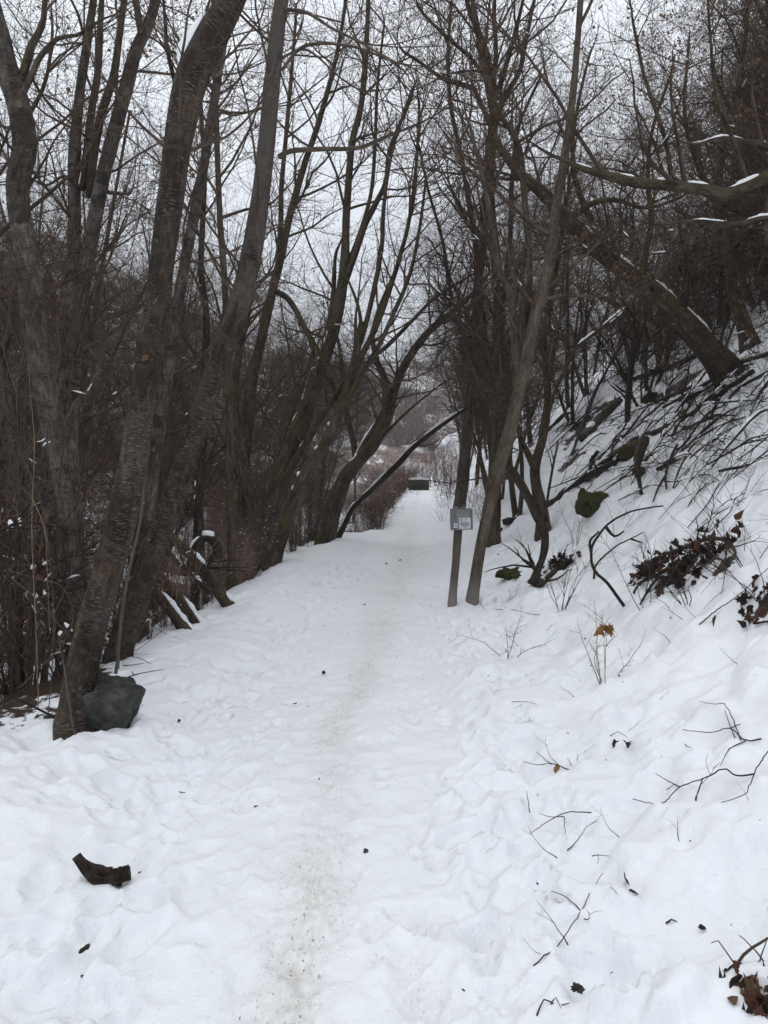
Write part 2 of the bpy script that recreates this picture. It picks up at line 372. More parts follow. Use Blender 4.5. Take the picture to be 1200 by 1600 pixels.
def spline(pts, step):
    """Catmull-Rom through rows of pts (any columns; first three are xyz), resampled about every step"""
    p = np.asarray(pts, float)
    if len(p) == 2: p = np.array([p[0], p[0] * .67 + p[1] * .33, p[0] * .33 + p[1] * .67, p[1]])
    e = np.vstack([2 * p[0] - p[1], p, 2 * p[-1] - p[-2]])
    out_ = []
    for i in range(1, len(e) - 2):
        a, b, c, d = e[i - 1], e[i], e[i + 1], e[i + 2]
        m = max(2, int(np.linalg.norm(c[:3] - b[:3]) / step))
        t = (np.arange(m) / m)[:, None]
        out_.append(0.5 * (2 * b + (c - a) * t + (2 * a - 5 * b + 4 * c - d) * t ** 2 + (3 * b - a - 3 * c + d) * t ** 3))
    out_.append(p[-1:])
    return np.concatenate(out_)
def resamp(p, k):
    p = np.asarray(p, float)
    L = np.concatenate([[0], np.cumsum(np.linalg.norm(np.diff(p[:, :3], axis=0), axis=1))])
    s = np.linspace(0, L[-1], k)
    return np.stack([np.interp(s, L, p[:, c]) for c in range(p.shape[1])], 1)

def norm(a): return a / (np.linalg.norm(a, axis=-1, keepdims=True) + 1e-9)
def grow(rng, Pp, Rr, per, t0, t1, length, ang, K, gnarl, trop, rratio, rmin, taper=0.25, lvar=0.35, rabs=None, bias=None, droop=0.0):
    """children of every centre line at once"""
    n, k, _ = Pp.shape
    cnt = rng.poisson(per, n) if np.isscalar(per) else rng.poisson(per)
    idx = np.repeat(np.arange(n), cnt); m = len(idx)
    if m == 0: return np.zeros((0, K, 3)), np.zeros((0, K))
    t = t0 + (t1 - t0) * rng.random(m)
    f = t * (k - 1); i0 = np.minimum(f.astype(int), k - 2); fr = (f - i0)[:, None]
    a, b = Pp[idx, i0], Pp[idx, i0 + 1]
    pos = a + (b - a) * fr
    tan = norm(b - a)
    r = Rr[idx, i0] * (1 - fr[:, 0]) + Rr[idx, i0 + 1] * fr[:, 0]
    rv = rng.normal(size=(m, 3))
    if bias is not None: rv = rv + np.asarray(bias)
    pp = norm(rv - (rv * tan).sum(1, keepdims=True) * tan)
    an = np.radians(ang) * (1 + 0.3 * rng.normal(size=m))[:, None]
    d = norm(np.cos(an) * tan + np.sin(an) * pp)
    Ln = length * (1 - 0.55 * t) * np.clip(1 + lvar * rng.normal(size=m), 0.3, 2.0) if length > 0 else -length * np.clip(1 + lvar * rng.normal(size=m), 0.3, 2.0)
    r0 = np.maximum(np.minimum(r * rratio * (0.8 + 0.4 * rng.random(m)), r * 0.9), rmin) if rabs is None else np.minimum(rabs * (0.7 + 0.6 * rng.random(m)), np.maximum(r * 0.9, rmin))
    C = np.zeros((m, K, 3)); C[:, 0] = pos; st = (Ln / (K - 1))[:, None]
    for j in range(1, K):
        d = norm(d + gnarl * rng.normal(size=(m, 3)) + np.array([0, 0, trop - droop * j / K]))
        C[:, j] = C[:, j - 1] + d * st
    Rc = r0[:, None] * np.linspace(1, taper, K)[None, :]
    return C, np.maximum(Rc, rmin * 0.5)

def leaf_mesh(rng, pos, size, hang=0.6, cnt_per=1, spread=0.05):
    """small creased leaves hanging at pos -> verts, tris"""
    pos = np.repeat(pos, cnt_per, 0) + rng.normal(size=(len(pos) * cnt_per, 3)) * spread
    m = len(pos)
    ax = norm(rng.normal(size=(m, 3)) * (1 - hang * 0.5) + np.array([0, 0, -hang]))
    sd = norm(np.cross(ax, rng.normal(size=(m, 3)))); nn = np.cross(ax, sd)
    s = (size * (0.6 + 0.8 * rng.random(m)))[:, None]; w = s * (0.3 + 0.25 * rng.random(m))[:, None]
    cu = s * (0.25 * rng.random(m))[:, None]
    v = np.stack([pos, pos + ax * s * 0.45 + sd * w + nn * cu, pos + ax * s * 1.0 - nn * cu * 0.4, pos + ax * s * 0.5 - sd * w + nn * cu, pos + ax * s * 0.5 - nn * cu * 0.2], 1)
    b = np.arange(m)[:, None] * 5
    t = np.concatenate([b + np.array([0, 1, 4]), b + np.array([1, 2, 4]), b + np.array([2, 3, 4]), b + np.array([3, 0, 4])])
    return v.reshape(-1, 3), t
def snow_caps(name, lines, parent, origin, rng, S=8, h_add=.014):
    """lines: list of (m,4) rows xyz+radius; lumps of snow lying along the upper side"""
    V, Q = [], []; o = 0
    for ln in lines:
        p = resamp(ln, max(6, int(np.linalg.norm(np.diff(ln[:, :3], axis=0), axis=1).sum() / 0.03) if len(ln) else 6))
        k = len(p); k = min(k, 60); p = resamp(p, k)
        T = norm(np.gradient(p[:, :3], axis=0)); sd = norm(np.cross(T, [0.01, 0.02, 1])); up = np.cross(sd, T)
        env = np.clip(np.sin(np.linspace(0.0, math.pi, k)), 0, 1) ** 0.45
        lump = 1 + 0.45 * np.array(fbm(np.arange(k) * 0.55 + rng.random() * 50, np.zeros(k) + 0.5, 5, 2))
        env = env * np.clip(np.sqrt(np.clip(1 - T[:, 2] ** 2, 0, 1)) * 1.25, .12, 1)
        a = p[:, 3] * 0.72 * env * (0.85 + 0.3 * lump * 0.5); hgt = (p[:, 3] * 0.35 + h_add) * env * lump
        c = p[:, :3] + up * (p[:, 3] * 0.82)[:, None]
        v, q, _ = tube_arrays(c[None], np.maximum(a, 3e-4)[None], S, np.maximum(hgt, 3e-4)[None], wob=0.12, force_up=True, close=True)
        V.append(v); Q.append(q + o); o += len(v)
    if not V: return None
    return add(name, np.concatenate(V) - origin, np.concatenate(Q), None, 'snow', parent)

def fleck_line(rng, P_, R_, add_r=.004):
    """a short piece (5-11 cm) somewhere on a twig, for a fleck of snow"""
    l = np.concatenate([P_, R_[:, None]], 1); L = length_of_(l)
    s = (.03 + .06 * rng.random()) * 2 / max(L, .08); t = rng.random() * max(.01, 1 - s)
    q = resamp(l, 60); i = int(t * 59); j = min(59, max(i + 2, int((t + s) * 59)))
    return resamp(q[i:j + 1] + [0, 0, 0, add_r], 7)
def length_of_(l): return np.linalg.norm(np.diff(l[:, :3], axis=0), axis=1).sum()

# ------------------------------------------------------------------ ground: path, verge and gully, hillside
def growing(a, b, s0, g, cap=1e9):
    r = [a]; s = s0
    while r[-1] < b: s = min(s * g, cap); r.append(r[-1] + s)
    return np.array(r[1:])
UL = np.concatenate([-growing(2.5, 130, .03, 1.075)[::-1], np.arange(-2.5, -1.6, .03), np.arange(-1.6, 1.5, .02), np.arange(1.5, 3.6, .03), growing(3.6, 110, .03, 1.055)])
YL = np.concatenate([np.arange(-14, 1.4, .55), np.arange(1.4, 4.2, .0185), growing(4.2, 330, .0185, 1.0098)])
UU, YY = np.meshgrid(UL, YL)
XX = UU + xc(YY)
ZZ = ground_z(XX, YY); Z0 = ZZ.copy()
rngf = np.random.default_rng(5)
def stamp(x, y, a, b, ang, depth, rim=0.3):
    R = max(a, b) * 1.9
    j0, j1 = np.searchsorted(YL, [y - R, y + R]); cx = x - float(xc(np.array(y)))
    i0, i1 = np.searchsorted(UL, [cx - R, cx + R])
    if j1 <= j0 or i1 <= i0: return
    X = XX[j0:j1, i0:i1] - x; Y = YY[j0:j1, i0:i1] - y
    ca, sa = math.cos(ang), math.sin(ang)
    p = (X * ca + Y * sa) / a; q = (-X * sa + Y * ca) / b
    r = np.sqrt(p * p + q * q) + 0.10 * vnoise(X * 22 + x * 9, Y * 22 + y * 5, 7)
    ZZ[j0:j1, i0:i1] += -depth * (1 - sstep(0.68, 1.04, r)) + depth * rim * np.exp(-((r - 1.18) / 0.16) ** 2)
for _ in range(600):              # trodden middle
    y = 1.7 + 22 * rngf.random() ** 1.5; u = rngf.normal() * 0.42
    stamp(float(xc(np.array(y))) + u, y, 0.045 + .02 * rngf.random(), 0.11 + .04 * rngf.random(), rngf.normal() * .3, 0.003 + .006 * rngf.random())
for _ in range(230):              # scuffed edges
    y = 1.8 + 15 * rngf.random() ** 1.4; u = (-0.95 if rngf.random() < .55 else 0.72) + rngf.normal() * .2
    stamp(float(xc(np.array(y))) + u, y, 0.05 + .02 * rngf.random(), 0.12 + .05 * rngf.random(), rngf.normal() * .5, 0.009 + .017 * rngf.random(), .4)
for _ in range(240):              # clods and small pits
    y = 1.8 + 15 * rngf.random() ** 1.3; u = rngf.uniform(-1.35, 1.25)
    r = 0.018 + .03 * rngf.random()
    stamp(float(xc(np.array(y))) + u, y, r, r * (1 + rngf.random()), rngf.random() * 3, (0.004 + .008 * rngf.random()) * (-1 if rngf.random() < .45 else 1), .3)
for px, py, dp in [(742, 1120, .05), (738, 1165, .05), (712, 1128, .04), (700, 1270, .05), (728, 1300, .055), (690, 1330, .035), (725, 1240, .05), (762, 1345, .045), (680, 1432, .03),
                   (765, 1470, .055), (650, 1500, .035), (800, 1160, .05), (795, 1190, .04), (745, 1085, .04), (690, 1010, .04), (712, 1018, .04), (735, 1022, .05), (755, 1000, .04),
                   (830, 1010, .045), (720, 975, .035), (640, 1560, .03), (705, 1560, .03),
                   (300, 1235, .04), (265, 1270, .04), (310, 1330, .035), (240, 1405, .06), (240, 1345, .045), (135, 1470, .05), (130, 1560, .06), (170, 1565, .05), (20, 1465, .05), (90, 1520, .045), (300, 1400, .03),
                   (215, 1460, .04), (345, 1170, .03), (380, 1215, .035), (400, 1255, .04), (280, 1165, .03), (330, 1130, .02)]:
    h, d = hit(px, py)
    stamp(h[0] + .02 * rngf.normal(), h[1], 0.065 + .02 * rngf.random(), 0.13 + .05 * rngf.random(), rngf.normal() * .6, dp * .62, .35)
for _ in range(110):              # dog tracks on the verge
    y = 4 + 11 * rngf.random(); u = -1.25 + .35 * rngf.normal() + .1 * math.sin(y * 2)
    stamp(float(xc(np.array(y))) + u, y, .03 + .02 * rngf.random(), .045 + .03 * rngf.random(), rngf.random() * 3, .018 + .018 * rngf.random(), .4)
for _ in range(520):              # lumps and melt pits on the slope
    y = 2.0 + 16 * rngf.random() ** 1.2; u = 1.0 + 5.2 * rngf.random() ** 1.2
    r = 0.04 + .13 * rngf.random() ** 2
    stamp(float(xc(np.array(y))) + u, y, r, r * (1 + .8 * rngf.random()), rngf.random() * 3, (0.012 + .3 * r * rngf.random()) * (-1 if rngf.random() < .5 else 1), .15)

def boot(x, y, ang, dp):
    c_, s_ = math.cos(ang), math.sin(ang)
    stamp(x - s_ * .055, y + c_ * .055, .046, .088, ang, dp, .45); stamp(x + s_ * .095, y - c_ * .095, .035, .042, ang, dp * 1.15, .45)
for u0, ya, yb, ln, dp in [(-.42, 1.75, 15, .66, .012), (.32, 1.9, 15, .7, .012), (.02, 1.8, 12, .62, .008), (.72, 2.0, 9.5, .68, .024), (1.02, 2.1, 8.0, .64, .032), (-.92, 1.8, 9, .7, .022), (-.68, 2.2, 14, .66, .016)]:
    y = ya; sd_ = 1
    while y < yb:
        boot(float(xc(np.array(y))) + u0 + .085 * sd_ + .04 * rngf.normal(), y, .12 * rngf.normal() - .1 * sd_, dp * (.7 + .6 * rngf.random())); sd_ = -sd_; y += ln * (.85 + .3 * rngf.random())
for _ in range(150):              # larger soft hollows off the tread
    y = 1.9 + 12 * rngf.random() ** 1.3; u = (-1 if rngf.random() < .5 else 1) * rngf.uniform(.7, 1.9)
    r = .09 + .10 * rngf.random()
    stamp(float(xc(np.array(y))) + u, y, r, r * (1 + .8 * rngf.random()), rngf.random() * 3, .012 + .03 * rngf.random(), .25)
dirt = np.exp(-((UU + .03 * np.sin(YY * 1.7) - 0.01) / (.13 + .16 * sstep(3, 14, YY))) ** 2) * np.clip(.74 + .38 * fbm(XX * 2.6, YY * 1.7, 61, 3), 0, 1)
dirt = dirt * np.interp(YY, [0, 3.2, 3.6, 6, 12, 20], [1.0, 1.0, .9, .85, .75, .45]) + .12 * path_mask(UU) * np.clip(fbm(XX * 1.2, YY * .9, 64, 3), 0, 1)
dirt = dirt + np.clip((Z0 - ZZ) * 16 - .05, 0, .5) * (1 - sstep(.35, .75, np.abs(UU))) * np.clip(.5 + fbm(XX * 1.1, YY * .8, 66, 2), 0, 1)
bare = np.zeros_like(ZZ)
gul = sstep(2.5, 3.5, -UU)
bare += gul * np.clip(.10 + .45 * fbm(XX * .7, YY * .7, 71, 3), 0, .6)
rs = sstep(2.2, 4.5, UU) * sstep(6, 9, YY)
bare += rs * np.clip(.22 + .42 * fbm(XX * 1.3, YY * .8, 73, 4), 0, .68)
def bare_patch(px, py, r, amt=1.0, sink=.04, ex=1.0):
    h, d = hit(px, py)
    q = np.exp(-(((XX - h[0]) / (r * ex)) ** 2 + ((YY - h[1]) / r) ** 2))
    np.add(bare, amt * q, out=bare); np.add(ZZ, -sink * q, out=ZZ)
for a in [(1010, 885, .16, .7), (1070, 880, .17, .75), (1130, 875, .13, .75), (1040, 905, .15, .6), (1195, 940, .14, .8), (880, 882, .14, .75), (838, 905, .16, .8), (800, 898, .1, .6),
          (120, 1110, .16, .6), (95, 1060, .25, .7), (20, 1080, .3, .8), (60, 1010, .5, .7), (735, 937, .07, .55), (708, 945, .06, .5),
          (1192, 1596, .05, .7), (1155, 930, .1, .4), (990, 1388, .03, .5)]:
    bare_patch(*a)
bare += (1 - sstep(.3, 1.0, np.hypot(XX + 3.3, (YY - 5.6) * .6) - .6)) * .6
# bare, twiggy ground under the debris on the slope and along the gully lip
dv = np.maximum(YY, .5); PX = 600 + FPX * XX / dv; PY = 800 - FPX * ((ZZ - 1.6) / dv + .05)
zone = sstep(0, 40, PX - 850) * sstep(0, 30, 855 - .80 * (PX - 850) * (230 / 240.) - PY + 0 * PX) * (YY > 9) * (UU > 2.4)
bare += zone * np.clip(-.02 + .40 * fbm(XX * 2.4, YY * 1.6, 77, 3), 0, .5)
lip = sstep(0, .35, -UU - np.interp(YY, [0, 5, 7, 12, 19, 20.4, 21.8, 26, 45], [2.35, 2.3, 2.05, 2.1, 2.1, 1.9, .62, .5, .45]) + .1) * (YY > 5.5) * (YY < 46)
bare += lip * np.clip(.22 + .5 * fbm(XX * 2.0, YY * 1.2, 79, 3), 0, .5)
GV = np.stack([XX, YY, ZZ], -1)
tu = np.gradient(GV, axis=1); tv = np.gradient(GV, axis=0)
GN = norm(np.cross(tu, tv))
nu = len(UL)
def ground_piece(name, i0, i1):
    sub = slice(i0, i1 + 1)
    V = GV[:, sub].reshape(-1, 3); w = i1 - i0 + 1; h = len(YL)
    j = np.arange(h - 1)[:, None] * w; i = np.arange(w - 1)[None, :]
    Q = np.stack([j + i, j + i + 1, j + w + i + 1, j + w + i], -1).reshape(-1, 4)
    o = add(name, V, Q, None, 'ground')
    me = o.data
    for nm, arr in (('dirt', dirt), ('bare', bare)):
        a = me.attributes.new(nm, 'FLOAT', 'POINT'); a.data.foreach_set('value', arr[:, sub].astype(np.float32).ravel())
    me.normals_split_custom_set_from_vertices(GN[:, sub].reshape(-1, 3).tolist())
    o['kind'] = 'structure'
    return o
ia = int(np.searchsorted(UL, -1.15)); ib = int(np.searchsorted(UL, 0.85))
ground_piece('ground', 0, ia); ground_piece('path', ia, ib); ground_piece('hillside', ib, nu - 1)

# ------------------------------------------------------------------ far hills (distance and size are real; mostly behind the trees)
M['hill'] = None
def mat_hill():
    m, t, b = material('wooded_hill')
    v = N(t, 'ShaderNodeTexCoord').outputs['Object']
    c = ramp(t, noise(t, v, .22, 6, .7), [(.34, (.09, .07, .062)), (.46, (.17, .125, .108)), (.53, (.25, .21, .19)), (.58, (.66, .67, .69))])
    t.links.new(c, b.inputs['Base Color']); b.inputs['Roughness'].default_value = .95
    return m
M['hill'] = mat_hill()
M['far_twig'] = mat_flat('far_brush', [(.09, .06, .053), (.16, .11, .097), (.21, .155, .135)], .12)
M['conifer'] = mat_flat('far_conifer', [(.018, .026, .018), (.035, .045, .03)], .2)
def hill(name, ridge, y0, y1, seed, wood, woodmat):
    """ridge: list of (px, py) of the crest as seen at distance y1; slopes down towards y0"""
    r = np.array(ridge, float)
    n = 90; px = np.linspace(r[0, 0], r[-1, 0], n); py = np.interp(px, r[:, 0], r[:, 1])
    k = 30
    G = np.zeros((k + 8, n, 3))
    for a in range(n):
        top = P(px[a], py[a], y1)
        x0 = P(px[a], py[a], y0)[0]
        z0 = -3.0
        for j in range(k + 8):
            f = j / (k - 1)
            if f <= 1:
                G[j, a] = (x0 + (top[0] - x0) * f, y0 + (y1 - y0) * f, z0 + (top[2] - z0) * (f ** .85))
            else:
                G[j, a] = (top[0] * (1 + .4 * (f - 1)), y1 + (f - 1) * (y1 - y0), top[2] - (f - 1) * (top[2] - z0) * 1.5)
    G[..., 2] += 1.8 * fbm(G[..., 0] * .06, G[..., 1] * .06, seed, 4) * np.clip(np.arange(k + 8) / 8, 0, 1)[:, None]
    V = G.reshape(-1, 3)
    j = np.arange(k + 7)[:, None] * n; i = np.arange(n - 1)[None, :]
    Q = np.stack([j + i, j + i + 1, j + n + i + 1, j + n + i], -1).reshape(-1, 4)
    o = add(name, V, Q, None, 'hill'); o['kind'] = 'structure'
    # bare brush and trees standing on it, too far to count
    rg = np.random.default_rng(seed)
    m = wood
    jj = rg.uniform(3, k - 1.01, m); ii = rg.uniform(0, n - 1.01, m)
    a, b = jj.astype(int), ii.astype(int); fa, fb = (jj - a)[:, None], (ii - b)[:, None]
    base = G[a, b] * (1 - fa) * (1 - fb) + G[a + 1, b] * fa * (1 - fb) + G[a, b + 1] * (1 - fa) * fb + G[a + 1, b + 1] * fa * fb
    keep = fbm(base[:, 0] * .035, base[:, 1] * .035, seed + 4, 3) > -.35
    base = base[keep]; m = len(base)
    tw = 9
    hgt = (2.2 + 3.2 * rg.random(m) ** 2)
    st = np.repeat(base, tw, 0) + rg.normal(size=(m * tw, 3)) * np.array([.35, .35, 0])
    d = norm(rg.normal(size=(m * tw, 3)) * .42 + np.array([0, 0, 1.0])); L = np.repeat(hgt, tw) * (.5 + .6 * rg.random(m * tw))
    mid = st + d * (L * .55)[:, None]; d2 = norm(d + rg.normal(size=d.shape) * .3); tip = mid + d2 * (L * .5)[:, None]
    Pq = np.stack([st, mid, tip], 1); Rq = np.stack([np.full(m * tw, .075), np.full(m * tw, .05), np.full(m * tw, .02)], 1)
    f = tubes(name + '_brush', [(Pq, Rq, 3)], woodmat, vec=False, kind='stuff')
    f.name = 'far_brush'; tag(f, 'bare brush covering the far hill in the gap' if seed == 301 else 'bare brush on the hill beyond the gully', 'brush')
    return G
GH1 = hill('hill', [(-260, 300), (-60, 330), (60, 372), (140, 398), (230, 450), (300, 500), (420, 545), (560, 592), (680, 640)], 75, 150, 300, 1700, 'far_twig')
GH2 = hill('hill', [(380, 590), (500, 575), (580, 560), (650, 565), (720, 570), (800, 545), (900, 520), (1050, 470)], 170, 300, 301, 1300, 'far_twig')

# ------------------------------------------------------------------ trees traced one by one
def px_line(pts, d0, d1):
    """(px, py, width[, depth]) -> rows xyz+radius"""
    p = np.array([q[:3] for q in pts], float)
    L = np.concatenate([[0], np.cumsum(np.hypot(np.diff(p[:, 0]), np.diff(p[:, 1])))]); f = L / L[-1]
    d = d0 + (d1 - d0) * f
    return np.array([[*P(a[0], a[1], dd), a[2] * .435 * dd / FPX] for a, dd in zip(p, d)])
def length_of(l): return np.linalg.norm(np.diff(l[:, :3], axis=0), axis=1).sum()
def crown_sets(lines, rng, d1=1.3, l1=1.6, d2=4.0, l2=.7, d3=8.0, l3=.36, t0=.25, trop=.06, ang=52, r3=.0029, rmax1=.028, d4=0.0, l4=.16, gn=1.0):
    P0 = np.stack([resamp(l, 24)[:, :3] for l in lines]); R0 = np.stack([resamp(l, 24)[:, 3] for l in lines])
    ln = np.array([length_of(l) for l in lines])
    C1, R1 = grow(rng, P0, R0, d1 * ln, t0, .99, -l1, ang, 9, .15 * gn, trop, .5, .005)
    R1 = np.minimum(R1, rmax1 * np.linspace(1, .25, 9)[None])
    C2, R2 = grow(rng, C1, R1, d2 * l1, .12, 1., -l2, 48, 6, .19 * gn, trop * .7, .5, .0032)
    C3, R3 = grow(rng, C2, R2, d3 * l2, .1, 1., -l3, 45, 4, .22 * gn, trop * .5, .5, .002, rabs=r3)
    S = [(C1, R1, 5), (C2, R2, 4), (C3, R3, 3)]
    if d4 > 0:
        C4, R4 = grow(rng, C3, R3, d4 * l3, .1, 1., -l4, 42, 3, .22, .02, .5, .0016, rabs=r3 * .8); S.append((C4, R4, 3))
    return S
def add_leaves(S, rng, n, parent, origin, mat='leaf', size=.03, cnt=3, spread=.035, name='leaves', hang=.7):
    tips = np.concatenate([s[0][:, -1] for s in S[-2:]]); tips = tips[rng.integers(0, len(tips), n)]
    c = rng.random(len(tips)) < 1
    v, t = leaf_mesh(rng, tips[c], size, hang, cnt, spread)
    return add(name, v - origin, None, t, mat, parent, False, None, 'stuff')
def grounded(l, sink=.25):
    g = gz(l[0, 0], l[0, 1])
    if l[0, 2] > g - .03:
        k = max(1, int((l[0, 2] - g) / .3))
        sl = (l[0, :2] - l[1, :2]) / max(.05, l[1, 2] - l[0, 2])
        zz = np.linspace(g - sink, l[0, 2], k + 2)[:-1]
        ext = [[*(l[0, :2] + sl * .5 * min(1.2, l[0, 2] - z)), z, l[0, 3] * (1.0 + .12 * min(1, (l[0, 2] - z)))] for z in zz]
        l = np.vstack([ext, l])
    return l
def traced_tree(name, label, bark, trunk, d0=None, d1=None, limbs=(), seed=1, cat='tree', twig='twig', leaves=0, leafmat='leaf', snow=(), wob=.10, sides=20, group=None,
                extend=1.5, crown=True, flare=1.4, ck=None, step=.09, twigs_on_limbs=True, **kw):
    rng = np.random.default_rng(seed)
    if d0 is None: d0 = hit(trunk[0][0], trunk[0][1])[1]
    if d1 is None: d1 = d0
    tl = px_line(trunk, d0, d1)
    if extend > 0:                # the top goes on out of the picture
        dr = norm(tl[-1, :3] - tl[-2, :3]); r = tl[-1, 3]
        e = [tl[-1]]
        for q in range(1, 4):
            dr = norm(dr + rng.normal(size=3) * .12 + [0, 0, .1]); e.append(np.array([*(e[-1][:3] + dr * extend / 3), r * (1 - q / 3.6)]))
        tl = np.vstack([tl, e[1:]])
    tl = grounded(tl)
    t = spline(tl, step); t[:, 3] = np.maximum(t[:, 3], .004)
    h = np.clip(t[:, 2] - gz(t[0, 0], t[0, 1]), 0, None); t[:, 3] *= 1 + (flare - 1) * np.exp(-h / .13)
    g0 = gz(t[0, 0], t[0, 1]); org = np.array([t[0, 0], t[0, 1], g0])
    e = empty(name, org, label, cat, group)
    tr = tubes('trunk', [(t[None, :, :3], t[None, :, 3], sides)], bark, e, origin=org, wob=wob, seed=seed * 1.37)
    lines = [tl]; objs = [tr]
    for lb in limbs:
        pts, da, db = lb[0], lb[1], lb[2]
        if da is None:            # starts on the trunk
            q = px_line(trunk, d0, d1); pp = np.array([a[:2] for a in trunk], float)
            L_ = np.concatenate([[0], np.cumsum(np.hypot(*np.diff(pp, axis=0).T))])
            k = int(np.argmin(np.hypot(pp[:, 0] - pts[0][0], pp[:, 1] - pts[0][1]))); da = d0 + (d1 - d0) * L_[k] / L_[-1]
        if db is None: db = da
        ll = px_line(pts, da, db)
        dr = norm(ll[-1, :3] - ll[-2, :3]); r = ll[-1, 3]; ext = []; p_ = ll[-1, :3]
        for q in range(1, 4):     # runs out to a fine tip
            dr = norm(dr + rng.normal(size=3) * .16 + [0, 0, .06]); p_ = p_ + dr * min(1.1, 14 * r + .2) / 3; ext.append([*p_, max(.003, r * (1 - q / 3.2))])
        ll = np.vstack([ll, ext]); ls = spline(ll, step); ls[:, 3] = np.maximum(ls[:, 3], .004)
        lo = tubes('limb', [(ls[None, :, :3], ls[None, :, 3], max(8, sides - 8))], lb[3] if len(lb) > 3 else ('maple_limb' if bark == 'maple' else bark), e, origin=org, wob=wob, seed=seed * 2.1 + len(lines))
        lines.append(ll); objs.append(lo)
    if crown:
        S = crown_sets(lines, rng, **(ck or {}))
        co = tubes('crown', S, twig, e, vec=False, origin=org, kind='stuff')
        if leaves: add_leaves(S, rng, leaves, co, org, leafmat)
    caps = []
    for (li, a, b) in snow:
        l = resamp(spline(lines[li], .06), 80); snow_caps('snow', [l[int(a * 79):max(int(b * 79), int(a * 79) + 3)]], objs[li], org, rng, h_add=kw.get('snow_h', .032))
    for ya, yb in kw.get('snow_px', []):
        q = t[:, :3] - CAM; pyy = 800 - FPX * (q @ UPV) / (q @ FW); sel = t[(pyy > ya) & (pyy < yb)].copy()
        sel[:, 3] *= .8; snow_caps('snow', [sel + [-.02, -.03, .02, 0]], tr, org, rng, h_add=.05)
    if crown and kw.get('rand_snow', 0):
        for lv in S[:2]:
            n = len(lv[0])
            for i in rng.integers(0, n, int(kw['rand_snow'])) if n else []:
                if abs(norm(lv[0][i][-1] - lv[0][i][0])[2]) < .75: caps.append(fleck_line(rng, lv[0][i], lv[1][i], .007))
    if caps: snow_caps('snow_flecks', caps, co, org, rng, h_add=.006)['kind'] = 'stuff'
    return e, lines, org

traced_tree('cherry_tree', 'thick dark leaning trunk with pale bark dashes beside the boulder, bending over at the top', 'cherry',
    [(122, 1128, 60), (127, 1060, 56), (145, 970, 54), (165, 900, 53), (188, 820, 51), (205, 740, 49), (218, 660, 46), (229, 580, 43), (242, 500, 42), (252, 420, 43), (263, 340, 45), (273, 260, 48), (284, 190, 53), (300, 120, 57), (326, 65, 56), (358, 5, 48), (385, -60, 42), (400, -140, 36)],
    None, 4.35, limbs=[([(282, 190, 12), (276, 140, 9), (262, 80, 7), (255, 0, 5)], None, 4.5)], seed=11, twig='twig', sides=32, step=.05, wob=.07,
    snow_px=[(28, 128)], ck=dict(t0=.45, d1=1.5, l1=1.2, d3=10, rmax1=.011))
traced_tree('cherry_tree', 'leaning grey-brown trunk rising from behind the boulder, straight and pale near the top', 'cherry_pale',
    [(188, 1015, 42), (212, 940, 42), (245, 850, 43), (280, 750, 39), (305, 680, 37), (327, 610, 37), (350, 545, 39), (376, 470, 39), (394, 390, 37), (408, 300, 32), (417, 220, 30), (424, 140, 29), (432, 60, 27), (440, 0, 25), (452, -80, 22)],
    6.5, 5.7, limbs=[([(436, 245, 9), (455, 236, 9), (500, 233, 8), (560, 231, 7), (600, 215, 6), (650, 195, 4)], None, 5.2, 'maple_limb'),
                     ([(440, 110, 6), (470, 75, 6), (510, 68, 5), (560, 75, 4), (610, 95, 3)], None, 5.4, 'maple_limb'),
                     ([(445, 15, 7), (480, 20, 6), (520, 45, 5), (570, 70, 4), (630, 110, 3)], None, 5.0, 'maple_limb'),
                     ([(440, 90, 5), (480, 78, 4), (530, 120, 3), (560, 140, 3)], None, 6.2, 'maple_limb'),
                     ([(375, 470, 6), (345, 430, 5), (320, 380, 4), (300, 355, 3)], None, 6.2, 'maple_limb')],
    seed=12, sides=28, step=.05, wob=.06, ck=dict(t0=.4, d1=1.5, l1=1.2, d3=10, rmax1=.011), flare=1.3)
traced_tree('birch_tree', 'slim pale grey trunk standing between the two leaning dark trunks', 'birch',
    [(222, 880, 28), (232, 780, 27), (246, 680, 26), (258, 600, 25), (268, 540, 24), (278, 480, 22), (291, 400, 20), (309, 310, 19), (325, 220, 17), (336, 150, 16), (343, 100, 15), (358, 20, 13), (370, -60, 10)],
    8.2, 8.4, seed=13, sides=20, ck=dict(t0=.3, d1=2.0, l1=1.6, d3=10, rmax1=.015), leaves=320)
